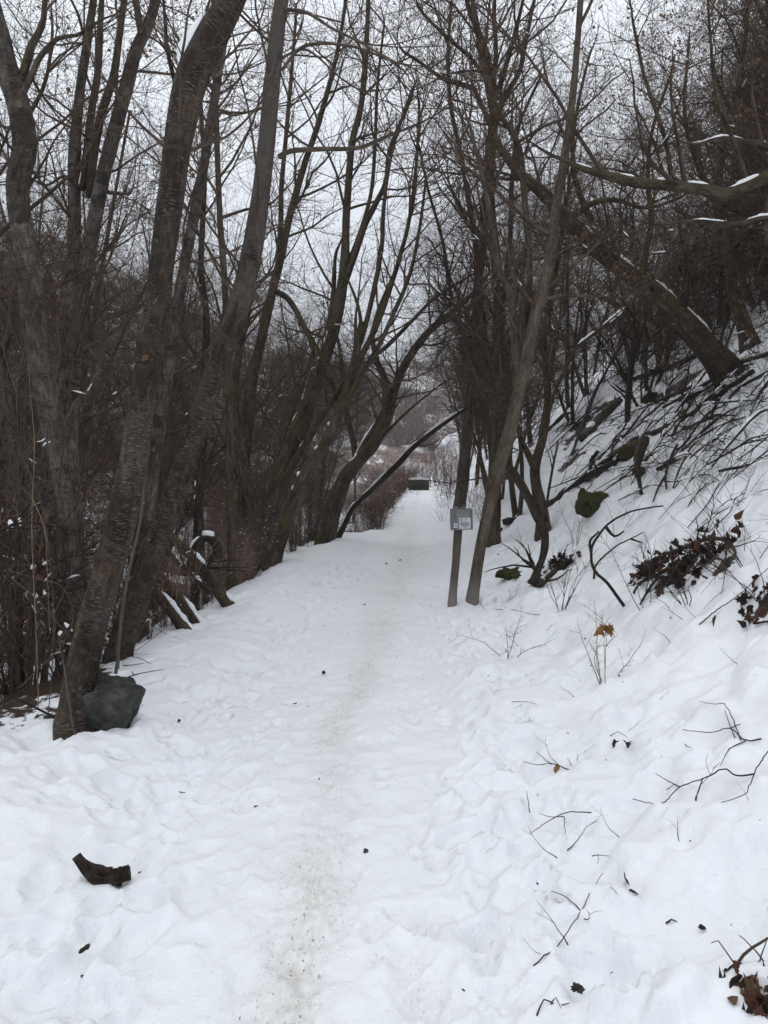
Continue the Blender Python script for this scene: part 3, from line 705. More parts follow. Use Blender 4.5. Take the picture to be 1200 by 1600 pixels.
traced_tree('birch_tree', 'pale forked birch clump with reddish upper stems next to the thick dark trunk', 'birch',
    [(118, 900, 40), (112, 800, 38), (105, 700, 37), (106, 620, 36), (112, 540, 36), (118, 470, 36), (116, 400, 26), (116, 320, 22), (116, 240, 21), (124, 150, 17), (134, 80, 15), (146, 0, 12), (152, -60, 9)],
    7.4, 7.6, limbs=[([(122, 480, 30), (135, 410, 27), (148, 340, 26), (160, 280, 25), (178, 210, 25), (196, 140, 24), (212, 80, 22), (230, 40, 20), (244, 0, 16), (255, -50, 12)], None, 7.2),
                     ([(222, 55, 14), (216, 25, 12), (211, -10, 11), (205, -60, 8)], 7.2, 7.2, 'willow'),
                     ([(127, 295, 15), (136, 240, 15), (142, 180, 14), (153, 110, 12), (157, 40, 11), (160, -30, 9)], None, 7.9, 'willow'),
                     ([(140, 310, 15), (147, 240, 14), (158, 180, 15), (177, 120, 14), (186, 60, 12), (194, 0, 11), (199, -50, 8)], None, 7.0, 'willow'),
                     ([(165, 300, 7), (182, 302, 7), (202, 302, 5)], None, 6.8),
                     ([(120, 290, 6), (100, 275, 5), (70, 290, 4), (40, 270, 3)], None, 7.0, 'willow')],
    seed=14, sides=24, step=.06, ck=dict(t0=.3, d1=1.6, l1=1.4, d3=10, rmax1=.014), snow=[(3, .0, .08)], leaves=260)
traced_tree('birch_tree', 'crooked trunk at the frame edge with a rusty mossy foot among the brambles', 'birch',
    [(116, 935, 34), (111, 870, 32), (104, 800, 33), (92, 720, 34), (76, 640, 36), (62, 560, 40), (50, 490, 41), (44, 420, 43), (33, 350, 40), (28, 290, 40), (38, 230, 42), (30, 170, 42), (12, 110, 40), (0, 60, 36), (-15, 0, 30), (-25, -70, 24)],
    6.2, 5.8, limbs=[([(22, 150, 16), (38, 110, 15), (50, 70, 14), (66, 40, 11), (70, 0, 9), (72, -40, 7)], 5.9, 5.8, 'willow'), ([(26, 165, 12), (46, 125, 11), (62, 90, 10), (90, 60, 8), (120, 55, 6), (160, 30, 4)], 5.9, 5.5, 'willow'),
                     ([(32, 215, 9), (42, 185, 8), (62, 150, 7), (75, 110, 6), (82, 50, 5)], 5.9, 6.0, 'willow')],
    seed=15, sides=24, step=.06, ck=dict(t0=.3, d1=2.0, l1=1.3, d3=10, rmax1=.012))
traced_tree('birch_tree', 'dim brown trunk at the frame edge behind the brambles', 'mossy',
    [(24, 960, 24), (22, 860, 24), (26, 760, 24), (22, 680, 24), (6, 600, 25), (-8, 520, 24), (-20, 430, 20)], 7.2, 7.2, seed=16, sides=16, ck=dict(t0=.4, d1=1.2))
# the stems further along the gully edge
traced_tree('alder_tree', 'tan mossy stem leaning back towards the gully at the end of the bank', 'willow',
    [(421, 884, 20), (405, 830, 22), (390, 770, 22), (376, 715, 21), (367, 650, 19), (365, 610, 17), (372, 560, 14), (384, 500, 12), (395, 440, 10)], None, None, seed=21, sides=18, ck=dict(t0=.5, d1=1.3, l1=1.2), extend=.5)
traced_tree('alder_tree', 'tall dark stem crossing behind the pale straight trunk, forked high up', 'willow',
    [(372, 890, 18), (380, 760, 20), (388, 660, 20), (395, 590, 20), (407, 537, 18), (418, 487, 17), (428, 445, 16), (438, 405, 15), (446, 365, 14), (460, 310, 12), (478, 250, 11), (500, 185, 10), (525, 90, 8), (540, 0, 6)],
    14.6, 14.8, limbs=[([(432, 430, 10), (438, 360, 10), (440, 290, 9), (447, 210, 8), (455, 120, 7), (462, 30, 5)], None, 15.2), ([(430, 455, 11), (448, 465, 11), (462, 485, 11), (480, 520, 10), (497, 550, 10)], None, 14.2),
                       ([(497, 180, 5), (520, 150, 4), (535, 100, 3)], None, 14)],
    seed=22, sides=18, ck=dict(t0=.4, d1=1.4, l1=1.7), leaves=300, rand_snow=3)
traced_tree('alder_tree', 'straight thin dark stem glimpsed between the leaning trunks', 'willow',
    [(362, 900, 15), (360, 760, 14), (357, 600, 13), (353, 480, 12), (348, 400, 12), (343, 330, 11), (339, 220, 10), (336, 100, 8), (333, 0, 7)], 11, 11.2, seed=23, sides=14, ck=dict(t0=.35, d1=1.5, l1=1.6, d3=10), leaves=260)
traced_tree('alder_tree', 'dark crooked stem seen just clear of the slim pale trunk', 'dark',
    [(305, 900, 16), (312, 760, 15), (320, 640, 16), (321, 560, 15), (322, 490, 12), (314, 420, 11), (316, 360, 10), (320, 260, 8), (312, 150, 7), (318, 40, 6)], 12, 12.4, seed=24, sides=14, ck=dict(t0=.35, d1=1.5, l1=1.6, d3=10), leaves=260)
traced_tree('willow_tree', 'olive-brown willow leaning over the path with snow caught in its lower forks', 'willow',
    [(392, 890, 34), (425, 790, 36), (450, 712, 34), (478, 642, 29), (500, 575, 25), (520, 522, 22), (532, 462, 20), (539, 400, 16), (542, 325, 13), (550, 225, 12), (565, 160, 11), (573, 60, 9), (576, -20, 7)],
    14.4, 14.2, limbs=[([(462, 690, 22), (482, 640, 20), (500, 590, 18), (505, 560, 16), (512, 520, 14), (519, 480, 11), (522, 440, 8), (524, 400, 6)], None, 14.6),
                       ([(535, 450, 14), (553, 402, 12), (570, 352, 11), (587, 318, 10), (602, 285, 8), (610, 230, 7), (640, 160, 5)], None, 13.8),
                       ([(538, 425, 9), (560, 370, 8), (580, 300, 7), (586, 220, 6), (590, 130, 5), (600, 40, 4)], None, 14.5),
                       ([(505, 585, 8), (520, 600, 8), (530, 630, 7)], None, 14.0),
                       ([(430, 780, 16), (455, 730, 14), (480, 690, 12), (505, 650, 10), (530, 610, 8), (560, 560, 6)], None, 13.6)],
    seed=25, sides=22, ck=dict(t0=.4, d1=1.5, l1=1.8, d2=4.5), leaves=320, snow=[(0, .24, .28), (0, .29, .31), (1, .05, .1), (0, .37, .39), (5, .3, .36), (0, .1, .13)], rand_snow=8)
traced_tree('willow_tree', 'willow stem with a broken stub top and long upright shoots beside the path bend', 'willow',
    [(428, 882, 22), (445, 825, 22), (470, 755, 22), (487, 725, 22), (510, 690, 20), (530, 645, 19), (545, 600, 17), (555, 562, 16), (562, 525, 15), (566, 503, 13)],
    13.6, 13.6, limbs=[([(548, 590, 12), (570, 545, 11), (590, 505, 10), (608, 455, 9), (625, 400, 8), (640, 340, 7), (650, 260, 6), (655, 170, 5)], None, 13.4),
                       ([(556, 560, 10), (572, 505, 9), (585, 450, 9), (596, 390, 8), (600, 320, 7), (612, 240, 6), (640, 150, 5)], None, 13.8),
                       ([(535, 640, 11), (565, 585, 10), (592, 540, 9), (615, 490, 8), (640, 430, 7), (655, 360, 6), (665, 280, 4)], None, 13.0),
                       ([(566, 520, 7), (560, 480, 6), (545, 440, 4)], None, 13.6)],
    seed=26, sides=20, ck=dict(t0=.4, d1=1.5, l1=1.6), extend=.0, leaves=120, snow=[(0, .33, .37), (0, .38, .41), (0, .5, .53), (1, .1, .16), (0, .6, .63)], rand_snow=8)
traced_tree('willow_tree', 'arching willow leaning right across the path, snow lumps on its lower limb', 'willow',
    [(510, 838, 30), (522, 790, 30), (540, 745, 27), (560, 722, 23), (585, 690, 21), (606, 650, 20), (615, 612, 17), (630, 575, 15), (652, 540, 14), (676, 512, 12), (700, 492, 10), (726, 472, 8), (750, 445, 6)],
    18.5, 16.5, limbs=[([(527, 780, 20), (543, 742, 19), (556, 728, 14), (552, 690, 12), (543, 650, 10), (538, 600, 9), (530, 540, 7)], None, 19),
                       ([(600, 660, 15), (604, 620, 15), (600, 590, 13), (590, 565, 11), (582, 530, 9), (590, 490, 8), (610, 440, 6)], None, 18),
                       ([(548, 745, 18), (568, 700, 16), (592, 660, 15), (607, 630, 13)], None, 18),
                       ([(575, 560, 7), (600, 545, 8), (640, 505, 7), (680, 465, 6), (720, 440, 5)], 17.5, 16.5),
                       ([(574, 715, 9), (590, 697, 7), (600, 680, 6), (640, 640, 4), (690, 600, 3)], None, 18)],
    seed=27, sides=20, ck=dict(t0=.45, d1=1.5, l1=1.8), leaves=320, snow=[(0, .3, .35), (0, .13, .18), (5, .0, .25), (3, .1, .5), (0, .8, .86), (2, .3, .45)], rand_snow=10, extend=.6)
traced_tree('fallen_tree', 'thin snow-topped pole leaning low across the bend towards the stone block', 'dark',
    [(553, 792, 9), (590, 757, 10), (625, 722, 11), (645, 700, 9), (680, 672, 8), (715, 647, 6), (745, 628, 4)], 19.0, 17.5, seed=28, sides=12, ck=dict(t0=.3, d1=.8, l1=.7), extend=0, snow=[(0, .02, .3), (0, .31, .5), (0, .51, .7), (0, .72, .95)], cat='fallen tree', snow_h=.045)

# the maples beside the path and up the slope
traced_tree('maple_tree', 'upright grey-brown maple just behind the sign post, mossy halfway up', 'maple',
    [(716, 806, 23), (724, 740, 22), (731, 650, 20), (739, 560, 17), (743, 500, 15), (747, 450, 15), (753, 400, 15), (757, 350, 14), (761, 290, 14), (766, 220, 14), (772, 150, 13), (765, 100, 11), (752, 60, 10), (735, 20, 9), (725, -20, 7)],
    None, 12.5, limbs=[([(733, 640, 12), (738, 600, 11), (722, 540, 9), (708, 480, 8), (700, 430, 7), (690, 370, 6), (670, 300, 5), (655, 230, 4)], None, 13.5),
                       ([(770, 170, 10), (785, 120, 9), (800, 70, 8), (815, 10, 6), (822, -30, 5)], None, 12),
                       ([(768, 150, 9), (775, 80, 8), (772, 20, 7), (776, -30, 5)], None, 13),
                       ([(740, 138, 9), (715, 130, 9), (690, 122, 7), (660, 100, 6), (630, 80, 5)], None, 12.5),
                       ([(742, 540, 9), (725, 510, 8), (712, 495, 7)], None, 13)],
    seed=31, sides=20, ck=dict(t0=.3, d1=1.5, l1=1.8, d2=4.5), leaves=420, flare=1.25, rand_snow=6)
traced_tree('maple_tree', 'leaning maple right beside the sign post with a pale straight upper stem', 'maple',
    [(738, 937, 21), (743, 905, 20), (752, 850, 20), (764, 795, 22), (778, 735, 23), (795, 680, 24), (808, 625, 23), (822, 572, 23), (834, 505, 22), (848, 455, 22), (860, 400, 19), (868, 330, 17), (877, 280, 15), (883, 240, 15), (890, 190, 14), (897, 130, 12), (903, 60, 11), (907, 0, 10), (912, -50, 8)],
    None, 8.6, limbs=[([(812, 615, 17), (806, 560, 16), (802, 500, 14), (797, 460, 13), (783, 430, 12), (776, 400, 12), (770, 360, 11), (764, 325, 10), (752, 270, 8), (735, 200, 6)], None, 9.8),
                      ([(826, 560, 16), (820, 510, 14), (826, 455, 11), (828, 400, 10), (822, 350, 10), (818, 290, 12), (812, 240, 13), (800, 205, 12), (785, 185, 9), (770, 150, 7)], None, 9.6, 'mossy'),
                      ([(906, 40, 6), (925, 0, 5), (940, -50, 3)], None, 8.4),
                      ([(885, 225, 5), (910, 200, 4), (950, 170, 3)], None, 8.3)],
    seed=32, sides=24, step=.06, ck=dict(t0=.42, d1=1.4, l1=1.4, d2=4.5), leaves=420, flare=1.12, rand_snow=6)
traced_tree('maple_tree', 'dark brown multi-stemmed maple behind the leaning maple', 'mossy',
    [(772, 770, 26), (776, 700, 26), (780, 620, 25), (778, 540, 22), (780, 480, 19), (776, 420, 19), (772, 370, 17), (766, 310, 16), (767, 240, 17), (772, 190, 15), (762, 130, 13), (752, 80, 12), (742, 20, 9), (735, -20, 7)],
    14.5, 14.0, limbs=[([(782, 610, 14), (760, 540, 13), (752, 480, 12), (745, 400, 11), (735, 330, 10), (722, 250, 9), (705, 170, 8), (700, 90, 7), (705, 10, 5)], None, 14.8),
                       ([(770, 200, 11), (790, 150, 10), (812, 110, 9), (822, 60, 8), (835, 0, 6)], None, 13.5),
                       ([(778, 500, 11), (792, 430, 10), (798, 350, 9), (800, 280, 8), (810, 200, 6), (840, 130, 5)], None, 14.5),
                       ([(765, 130, 8), (735, 90, 7), (700, 60, 6), (660, 20, 5)], None, 13)],
    seed=33, sides=20, ck=dict(t0=.35, d1=1.5, l1=1.9, d2=4.5), leaves=520, rand_snow=8)
traced_tree('maple_tree', 'low forked maple springing in a vee from the foot of the slope', 'mossy',
    [(850, 836, 26), (846, 800, 24), (838, 760, 20), (836, 727, 18), (848, 684, 16), (855, 637, 14), (855, 590, 13), (850, 540, 12), (858, 480, 11), (872, 400, 9), (885, 320, 7)],
    None, None, limbs=[([(842, 812, 17), (826, 778, 16), (808, 748, 16), (790, 722, 15), (780, 690, 10), (776, 650, 8), (782, 590, 6)], None, 12.0),
                       ([(838, 740, 13), (826, 712, 12), (815, 690, 10), (808, 660, 8), (800, 620, 6)], None, 12.6),
                       ([(855, 650, 8), (868, 610, 7), (884, 575, 7), (900, 545, 6), (930, 520, 5), (958, 497, 4)], None, 11.5)],
    seed=34, sides=20, ck=dict(t0=.35, d1=1.5, l1=1.5, d2=4.5), leaves=400, snow=[(3, .55, .72), (3, .75, .95), (2, .2, .3)], rand_snow=8)
traced_tree('leaning_tree', 'huge mossy trunk toppled low over the slope with a snow strip along it', 'mossy',
    [(1138, 585, 56), (1112, 552, 50), (1072, 508, 43), (1032, 466, 36), (988, 432, 31), (940, 396, 28), (892, 348, 25), (848, 302, 21), (808, 266, 17), (780, 228, 13), (760, 180, 9)],
    None, 11.5, limbs=[([(1130, 560, 12), (1100, 515, 11), (1060, 475, 10), (1020, 440, 9), (980, 415, 7), (950, 402, 5)], None, 12.6, 'dark'),
                       ([(940, 396, 14), (925, 350, 12), (905, 300, 10), (895, 250, 8), (900, 180, 6), (920, 90, 5)], None, 12.5),
                       ([(1000, 440, 12), (1010, 390, 11), (1018, 340, 10), (1012, 280, 8), (1020, 200, 6), (1050, 110, 5)], None, 13),
                       ([(890, 346, 11), (920, 320, 10), (960, 312, 8), (1010, 325, 6), (1060, 310, 5)], None, 12)],
    seed=35, sides=24, wob=.16, ck=dict(t0=.2, d1=2.4, l1=1.7, d2=5), leaves=700, leafmat='leaf', snow=[(1, .1, .38), (1, .4, .6), (1, .63, .8), (0, .42, .5), (0, .55, .6)], rand_snow=14, extend=.6, flare=1.05, cat='tree')
traced_tree('maple_tree', 'short mossy trunk up the slope above the toppled trunk', 'mossy',
    [(1172, 540, 28), (1160, 500, 26), (1148, 455, 23), (1140, 410, 20), (1128, 360, 17), (1120, 310, 15), (1130, 230, 12), (1150, 150, 10), (1165, 60, 8), (1170, -20, 6)],
    None, None, limbs=[([(1140, 400, 11), (1170, 350, 10), (1200, 320, 9), (1240, 300, 7)], None, None), ([(1125, 330, 9), (1090, 260, 8), (1070, 180, 7), (1075, 80, 5)], None, None)],
    seed=36, sides=20, ck=dict(t0=.25, d1=1.8, l1=1.9, d2=5), leaves=700, rand_snow=14)
traced_tree('maple_tree', 'mossy limb reaching level above the slope with lumps of snow on top', 'mossy',
    [(1330, 470, 40), (1310, 380, 34), (1270, 310, 28), (1220, 274, 23), (1170, 290, 22), (1137, 304, 22), (1100, 297, 20), (1050, 290, 19), (1000, 286, 18), (950, 275, 15), (912, 264, 11), (880, 250, 7)],
    9.2, 8.6, limbs=[([(1270, 290, 12), (1200, 231, 12), (1165, 222, 10), (1130, 215, 7), (1090, 225, 5)], 9.0, 8.8), ([(1250, 360, 12), (1200, 340, 10), (1150, 350, 8), (1090, 345, 6), (1030, 350, 5)], 9.0, 8.6),
                     ([(1170, 288, 9), (1150, 230, 8), (1120, 150, 6), (1110, 60, 5), (1105, -20, 4)], None, 8.6), ([(1050, 288, 9), (1040, 220, 8), (1010, 130, 6), (990, 40, 5)], None, 8.2)],
    seed=37, sides=20, ck=dict(t0=.15, d1=2.6, l1=1.4, d2=5.5, d3=7), leaves=800, snow=[(0, .47, .58), (0, .60, .67), (0, .69, .73), (0, .75, .81), (0, .84, .89), (1, .1, .45), (1, .5, .8), (2, .15, .35), (2, .45, .65)], rand_snow=24, extend=.6, snow_h=.012)

# ------------------------------------------------------------------ trees and shrubs that fill the wood: a few grown once, then copied with their parts
grand = set()                     # sub-parts of the grown ones
def children_of(o): return [c for c in col.objects if c.parent == o]
def copy_tree(root, loc, rz, sc, label=None, group=None, kids=None):
    r = root.copy(); col.objects.link(r); r.location = [float(c) for c in loc]; r.rotation_euler = (0, 0, rz); r.scale = sc
    if label: r['label'] = label
    if group: r['group'] = group
    for k in kids:
        c = k.copy(); col.objects.link(c); c.parent = r
        for g in k.children:
            if g.name in grand: q = g.copy(); col.objects.link(q); q.parent = c
    return r
def stem_line(rng, x, y, h, lean, r, K=9, wig=.06, up=.12):
    d = norm(np.array([lean[0], lean[1], 1.0])); p = np.array([x, y, -.3]); o = [[*p, r * 1.1]]
    for j in range(1, K):
        d = norm(d + rng.normal(size=3) * wig + [0, 0, up * .3]); p = p + d * (h + .3) / (K - 1); o.append([*p, r * (1 - .78 * j / (K - 1))])
    return np.array(o)
def proto_tree(name, seed, nst, h, r, spread, ck, bark, twig, leaves=0, leafmat='leaf', flecks=0, fork=0):
    rng = np.random.default_rng(seed)
    e = empty(name, (0, 0, 0), 'x', 'tree')
    lines = []
    for i in range(nst):
        a = 6.283 * (i + rng.random() * .6) / nst; s = spread * (.4 + .8 * rng.random())
        l = stem_line(rng, .09 * math.cos(a) * (nst > 1), .09 * math.sin(a) * (nst > 1), h * (.75 + .4 * rng.random()), (s * math.cos(a), s * math.sin(a)), r * (.7 + .5 * rng.random()))
        lines.append(l)
    main = list(lines)
    for l in main:
        for q in range(fork):
            k = rng.integers(2, 6); d = norm(rng.normal(size=3) * [.6, .6, .1] + [0, 0, .8]); hh = h * (.3 + .3 * rng.random())
            p = l[k, :3].copy(); rr = l[k, 3] * .7; o = [[*p, rr]]
            for j in range(1, 7): d = norm(d + rng.normal(size=3) * .1 + [0, 0, .06]); p = p + d * hh / 6; o.append([*p, rr * (1 - .8 * j / 6)])
            lines.append(np.array(o))
    for i, l in enumerate(lines):
        s = spline(l, .22); tubes('trunk' if i < nst else 'limb', [(s[None, :, :3], s[None, :, 3], 9)], bark, e, wob=.12, seed=seed + i)
    S = crown_sets(lines, rng, **ck)
    co = tubes('crown', S, twig, e, vec=False, kind='stuff')
    if leaves: add_leaves(S, rng, leaves, co, np.zeros(3), leafmat, size=.034, cnt=4, spread=.05)
    if flecks:
        caps = []
        for lv in S[:2]:
            for i in rng.integers(0, len(lv[0]), flecks):
                if abs(norm(lv[0][i][-1] - lv[0][i][0])[2]) < .7: caps.append(fleck_line(rng, lv[0][i], lv[1][i], .007))
        if caps: snow_caps('snow_flecks', caps, co, np.zeros(3), rng, 6, .006)['kind'] = 'stuff'
    return e
CKT = dict(t0=.2, d1=2.3, l1=1.9, d2=4.6, l2=.9, d3=10, l3=.45, r3=.0042, rmax1=.03, trop=.08)
CKD = dict(t0=.12, d1=2.6, l1=1.5, d2=5.2, l2=.75, d3=11, l3=.42, r3=.004, rmax1=.026, trop=.02, gn=1.35)
protos = [
    ('slender_tree', proto_tree('slender_tree', 101, 1, 9.5, .085, .12, CKT, 'willow', 'twig', 320, 'leaf', 14, 2)),
    ('slender_tree', proto_tree('slender_tree', 102, 2, 8.0, .07, .25, CKT, 'mossy', 'twig', 320, 'leaf', 14, 1)),
    ('clump_tree', proto_tree('clump_tree', 103, 4, 7.2, .06, .38, dict(CKT, d1=1.6), 'willow', 'twig', 260, 'leaf', 8)),
    ('tangled_tree', proto_tree('tangled_tree', 104, 3, 5.2, .065, .6, CKD, 'mossy', 'twig_dark', 800, 'leaf', 26, 1)),
    ('tangled_tree', proto_tree('tangled_tree', 105, 2, 6.2, .075, .45, CKD, 'dark', 'twig', 950, 'leaf', 22, 2)),
]
CKS = dict(t0=.15, d1=2.2, l1=.75, d2=5.0, l2=.38, d3=6.0, l3=.2, r3=.0024, rmax1=.009, trop=.05, ang=38)
shrubs = [
    ('leafless_shrub', proto_tree('leafless_shrub', 111, 9, 2.6, .014, .28, CKS, 'twig_red', 'twig_red', 40, 'leaf_red', 12)),
    ('leafless_shrub', proto_tree('leafless_shrub', 112, 7, 1.9, .012, .5, CKS, 'dark', 'twig_dark', 90, 'leaf_red', 12)),
    ('leafless_shrub', proto_tree('leafless_shrub', 113, 14, 3.3, .013, .16, dict(CKS, d1=1.5), 'willow', 'twig_grey', 40, 'leaf', 12)),
]
for _, e in protos + shrubs:
    for c in e.children: grand.update(g.name for g in c.children)
kids = {e: [c for c in e.children] for _, e in protos + shrubs}
used = set()
def place(e, x, y, rz, s, label, group):
    z = gz(x, y)
    sc = (s, s, s * 1.0); label = KIND[e.name] + ' ' + label
    if e.name not in used:
        used.add(e.name); e.location = (x, y, z); e.rotation_euler = (0, 0, rz); e.scale = sc; e['label'] = label; e['group'] = group; return e
    return copy_tree(e, (x, y, z), rz, sc, label, group, kids[e])
rb = np.random.default_rng(77)
TR = [p[1] for p in protos]; SH = [p[1] for p in shrubs]
KIND = {TR[0].name: 'single-stemmed', TR[1].name: 'twin-stemmed', TR[2].name: 'many-stemmed', TR[3].name: 'bushy dark', TR[4].name: 'tall brown-leaved', SH[0].name: 'reddish', SH[1].name: 'dark', SH[2].name: 'grey'}
def u2x(u, y): return u + float(xc(np.array(y)))
L_G = ('bare tree standing in the snowy gully behind the leaning willows', 'bare trees in the gully')
L_F = ('bare tree far along the path past the stone block', 'bare trees far along the path')
L_S = ('bare tree on the snowy slope above the fallen branches', 'tangled trees on the slope')
for (u, y, k, s) in [(-4.6, 10.5, 0, .9), (-6.5, 13, 1, 1.0), (-8.5, 10, 2, 1.0), (-5.2, 16, 0, 1.0), (-9.5, 16, 1, 1.1), (-13, 14, 0, 1.1), (-7, 20, 2, 1.1), (-11, 22, 0, 1.15), (-4.5, 23, 1, 1.0), (-15, 20, 1, 1.2),
                     (-6, 27, 0, 1.1), (-9.5, 29, 2, 1.2), (-14, 30, 0, 1.3), (-19, 26, 2, 1.3), (-4.2, 30, 2, .9), (-7.5, 36, 1, 1.2), (-12, 38, 0, 1.3), (-18, 37, 1, 1.3), (-24, 34, 0, 1.3), (-11, 11.5, 0, .95),
                     (-5.0, 8.4, 2, .8), (-7.4, 8.0, 0, .95), (-3.9, 19.5, 1, .85), (-5.6, 6.2, 1, .9), (-6.6, 10.6, 2, .9), (-10, 7.6, 2, 1.0), (-8, 11.8, 1, 1.0), (-10.5, 13.2, 0, 1.1), (-12, 17.5, 2, 1.1), (-5.4, 20.5, 0, 1.0), (-16, 15, 0, 1.2), (-8.6, 24.5, 1, 1.15), (-3.4, 26.5, 0, .95)]:
    place(TR[k], u2x(u, y), y, rb.random() * 6.28, s * (.92 + .16 * rb.random()), *L_G)
for (u, y, k, s) in [(-3.5, 44, 0, 1.0), (-6, 48, 2, 1.2), (-9, 54, 0, 1.3), (3.6, 50, 0, 1.2), (-7, 62, 1, 1.3), (5, 62, 1, 1.3), (-13, 60, 2, 1.4), (3.0, 44, 1, .9)]:
    place(TR[k], u2x(u, y), y, rb.random() * 6.28, s * (.92 + .16 * rb.random()), *L_F)
for (u, y, k, s) in [(2.6, 17.5, 1, .9), (2.5, 22, 2, .9), (3.0, 27, 0, 1.0), (3.4, 33, 1, 1.0), (3.6, 39, 2, 1.0), (8.5, 38, 1, 1.2), (2.4, 30, 1, .8), (6.2, 31, 0, 1.1),
                     (8.2, 17.0, 4, 1.1), (8.8, 22, 3, 1.2), (9.8, 18.5, 4, 1.2), (7.6, 26.5, 4, 1.2), (10.5, 26, 3, 1.3), (11.8, 21.5, 4, 1.3), (9.0, 31, 4, 1.3), (13, 27, 3, 1.4), (6.8, 30, 3, 1.1),
                     (9.8, 15.6, 3, 1.1), (11.2, 17.5, 4, 1.2), (7.8, 12.4, 3, .9), (12.8, 23, 4, 1.4), (14.5, 20, 3, 1.4), (9.2, 12.6, 4, 1.0), (15, 30, 4, 1.5), (9.2, 20.3, 4, 1.1), (8.2, 24.0, 3, 1.0),
                     (6.2, 9.4, 4, .95), (7.4, 10.2, 3, 1.0), (6.3, 11.2, 4, .8), (6.4, 20.5, 4, .75), (5.8, 19, 3, .6), (7.0, 17.5, 3, .7), (3.1, 24.5, 2, 1.0), (4.6, 29.5, 1, 1.1), (7.6, 14.4, 4, .9), (8.6, 15.6, 3, 1.0), (10.2, 14.2, 4, 1.1), (9.0, 19.4, 4, 1.15), (10.0, 22.5, 4, 1.2), (7.4, 22.4, 4, 1.0), (5.4, 25.5, 3, .9), (8.4, 10.8, 4, 1.05)]:
    place(TR[k], u2x(u, y), y, rb.random() * 6.28, s * (.92 + .16 * rb.random()), *L_S)
L_B = ('twiggy shrub in the bramble thicket by the crooked trunk', 'shrubs by the crooked trunk')
for (u, y, k, s) in [(-2.55, 5.9, 2, .75), (-2.9, 6.4, 1, 1.0), (-2.75, 5.3, 1, .6), (-3.3, 6.0, 2, .9), (-3.0, 7.2, 0, .9), (-3.6, 7.0, 1, 1.2), (-2.6, 6.9, 1, .8), (-3.9, 7.8, 2, 1.0), (-3.1, 8.4, 1, .9), (-3.2, 5.2, 1, .8), (-3.7, 5.7, 1, 1.1), (-4.2, 6.6, 0, 1.1), (-2.65, 7.7, 1, .7)]:
    place(SH[k], u2x(u, y), y, rb.random() * 6.28, s, *L_B)
L_K = ('leafless shrub on the steep bank below the willows', 'shrubs on the gully bank')
for i in range(18):
    y = 9 + 22 * rb.random(); u = -(2.5 + 4.5 * rb.random())
    place(SH[rb.integers(0, 3)], u2x(u, y), y, rb.random() * 6.28, .55 + .5 * rb.random(), *L_K)
for i in range(78):               # scrub along the verge where the path narrows
    y = 20.5 + 22 * rb.random(); u = -float(np.interp(y, [20, 21, 21.8, 26, 45], [2.0, 1.4, .75, .65, .6])) - .02 - 1.0 * rb.random() ** 1.5
    place(SH[rb.integers(0, 2)], u2x(u, y), y, rb.random() * 6.28, .22 + .4 * rb.random(), 'low snowy scrub on the verge where the path narrows', 'scrub on the narrowing verge')
for i in range(44):               # twigs and weeds hanging over the gully lip
    y = 6.8 + 13.5 * rb.random(); u = -float(np.interp(y, [5, 7, 12, 19, 21], [2.3, 2.05, 2.1, 2.1, 1.8])) - .12 - .5 * rb.random()
    place(SH[rb.integers(0, 3)], u2x(u, y), y, rb.random() * 6.28, .16 + .28 * rb.random(), 'twiggy weed on the gully lip below the leaning trunks', 'weeds on the gully lip')
L_P = ('low leafless shrub at the path edge before the stone block', 'shrubs along the far path')
for (u, y, k, s) in [(-1.5, 24, 1, .45), (-1.8, 27, 1, .6), (-1.5, 30, 0, .45), (1.1, 27, 1, .6), (1.4, 30, 0, .7), (1.3, 34, 1, .7), (-1.7, 34, 0, .6), (1.6, 37, 0, .8), (-1.6, 38, 1, .7), (1.8, 24, 1, .7), (1.5, 21, 1, .5), (2.0, 19, 0, .6), (-2.0, 22, 1, .6), (1.5, 43, 0, 1), (-.5, 47, 0, .9), (-2, 43, 0, .9), (.9, 48, 0, 1)]:
    place(SH[k], u2x(u, y), y, rb.random() * 6.28, s, *L_P)
L_H = ('leafless shrub among the fallen branches on the slope', 'shrubs on the slope')
for i in range(26):
    y = 15.5 + 16 * rb.random(); u = 6.3 + 5.0 * rb.random()
    place(SH[rb.integers(0, 3)], u2x(u, y), y, rb.random() * 6.28, .5 + .5 * rb.random(), *L_H)

L_T = ('shrub standing in the thicket across the gully', 'shrubs in the gully thicket')
for i in range(85):
    y = 17 + 26 * rb.random(); u = -(4.4 + (3 + .35 * y) * rb.random())
    place(SH[(0, 0, 2)[rb.integers(0, 3)]], u2x(u, y), y, rb.random() * 6.28, .9 + .6 * rb.random(), *L_T)
def thicket(name, label, seed, n, sampler, h, r, mat, twn=5, lean=.22):
    rg = np.random.default_rng(seed)
    x, y = sampler(rg, n); z = ground_z(x, y); m = len(x)
    base = np.stack([x, y, z - .1], 1); hh = h * (.55 + .8 * rg.random(m)); d = norm(rg.normal(size=(m, 3)) * lean + [0, 0, 1.0])
    C = np.zeros((m, 5, 3)); C[:, 0] = base
    for j in range(1, 5): d = norm(d + rg.normal(size=(m, 3)) * .1); C[:, j] = C[:, j - 1] + d * (hh / 4)[:, None]
    rr = r * (.6 + .8 * rg.random(m)); R = rr[:, None] * np.linspace(1, .3, 5)[None]
    C2, R2 = grow(rg, C, R, twn, .2, 1., -h * .3, 34, 4, .14, .06, .5, .004, rabs=r * .5)
    C3, R3 = grow(rg, C2, R2, 1.0, .2, 1., -h * .13, 40, 3, .16, .04, .5, .003, rabs=r * .35)
    o = tubes(name, [(C, R, 3), (C2, R2, 3), (C3, R3, 3)], mat, vec=False, kind='stuff')
    tag(o, label, 'thicket'); return o
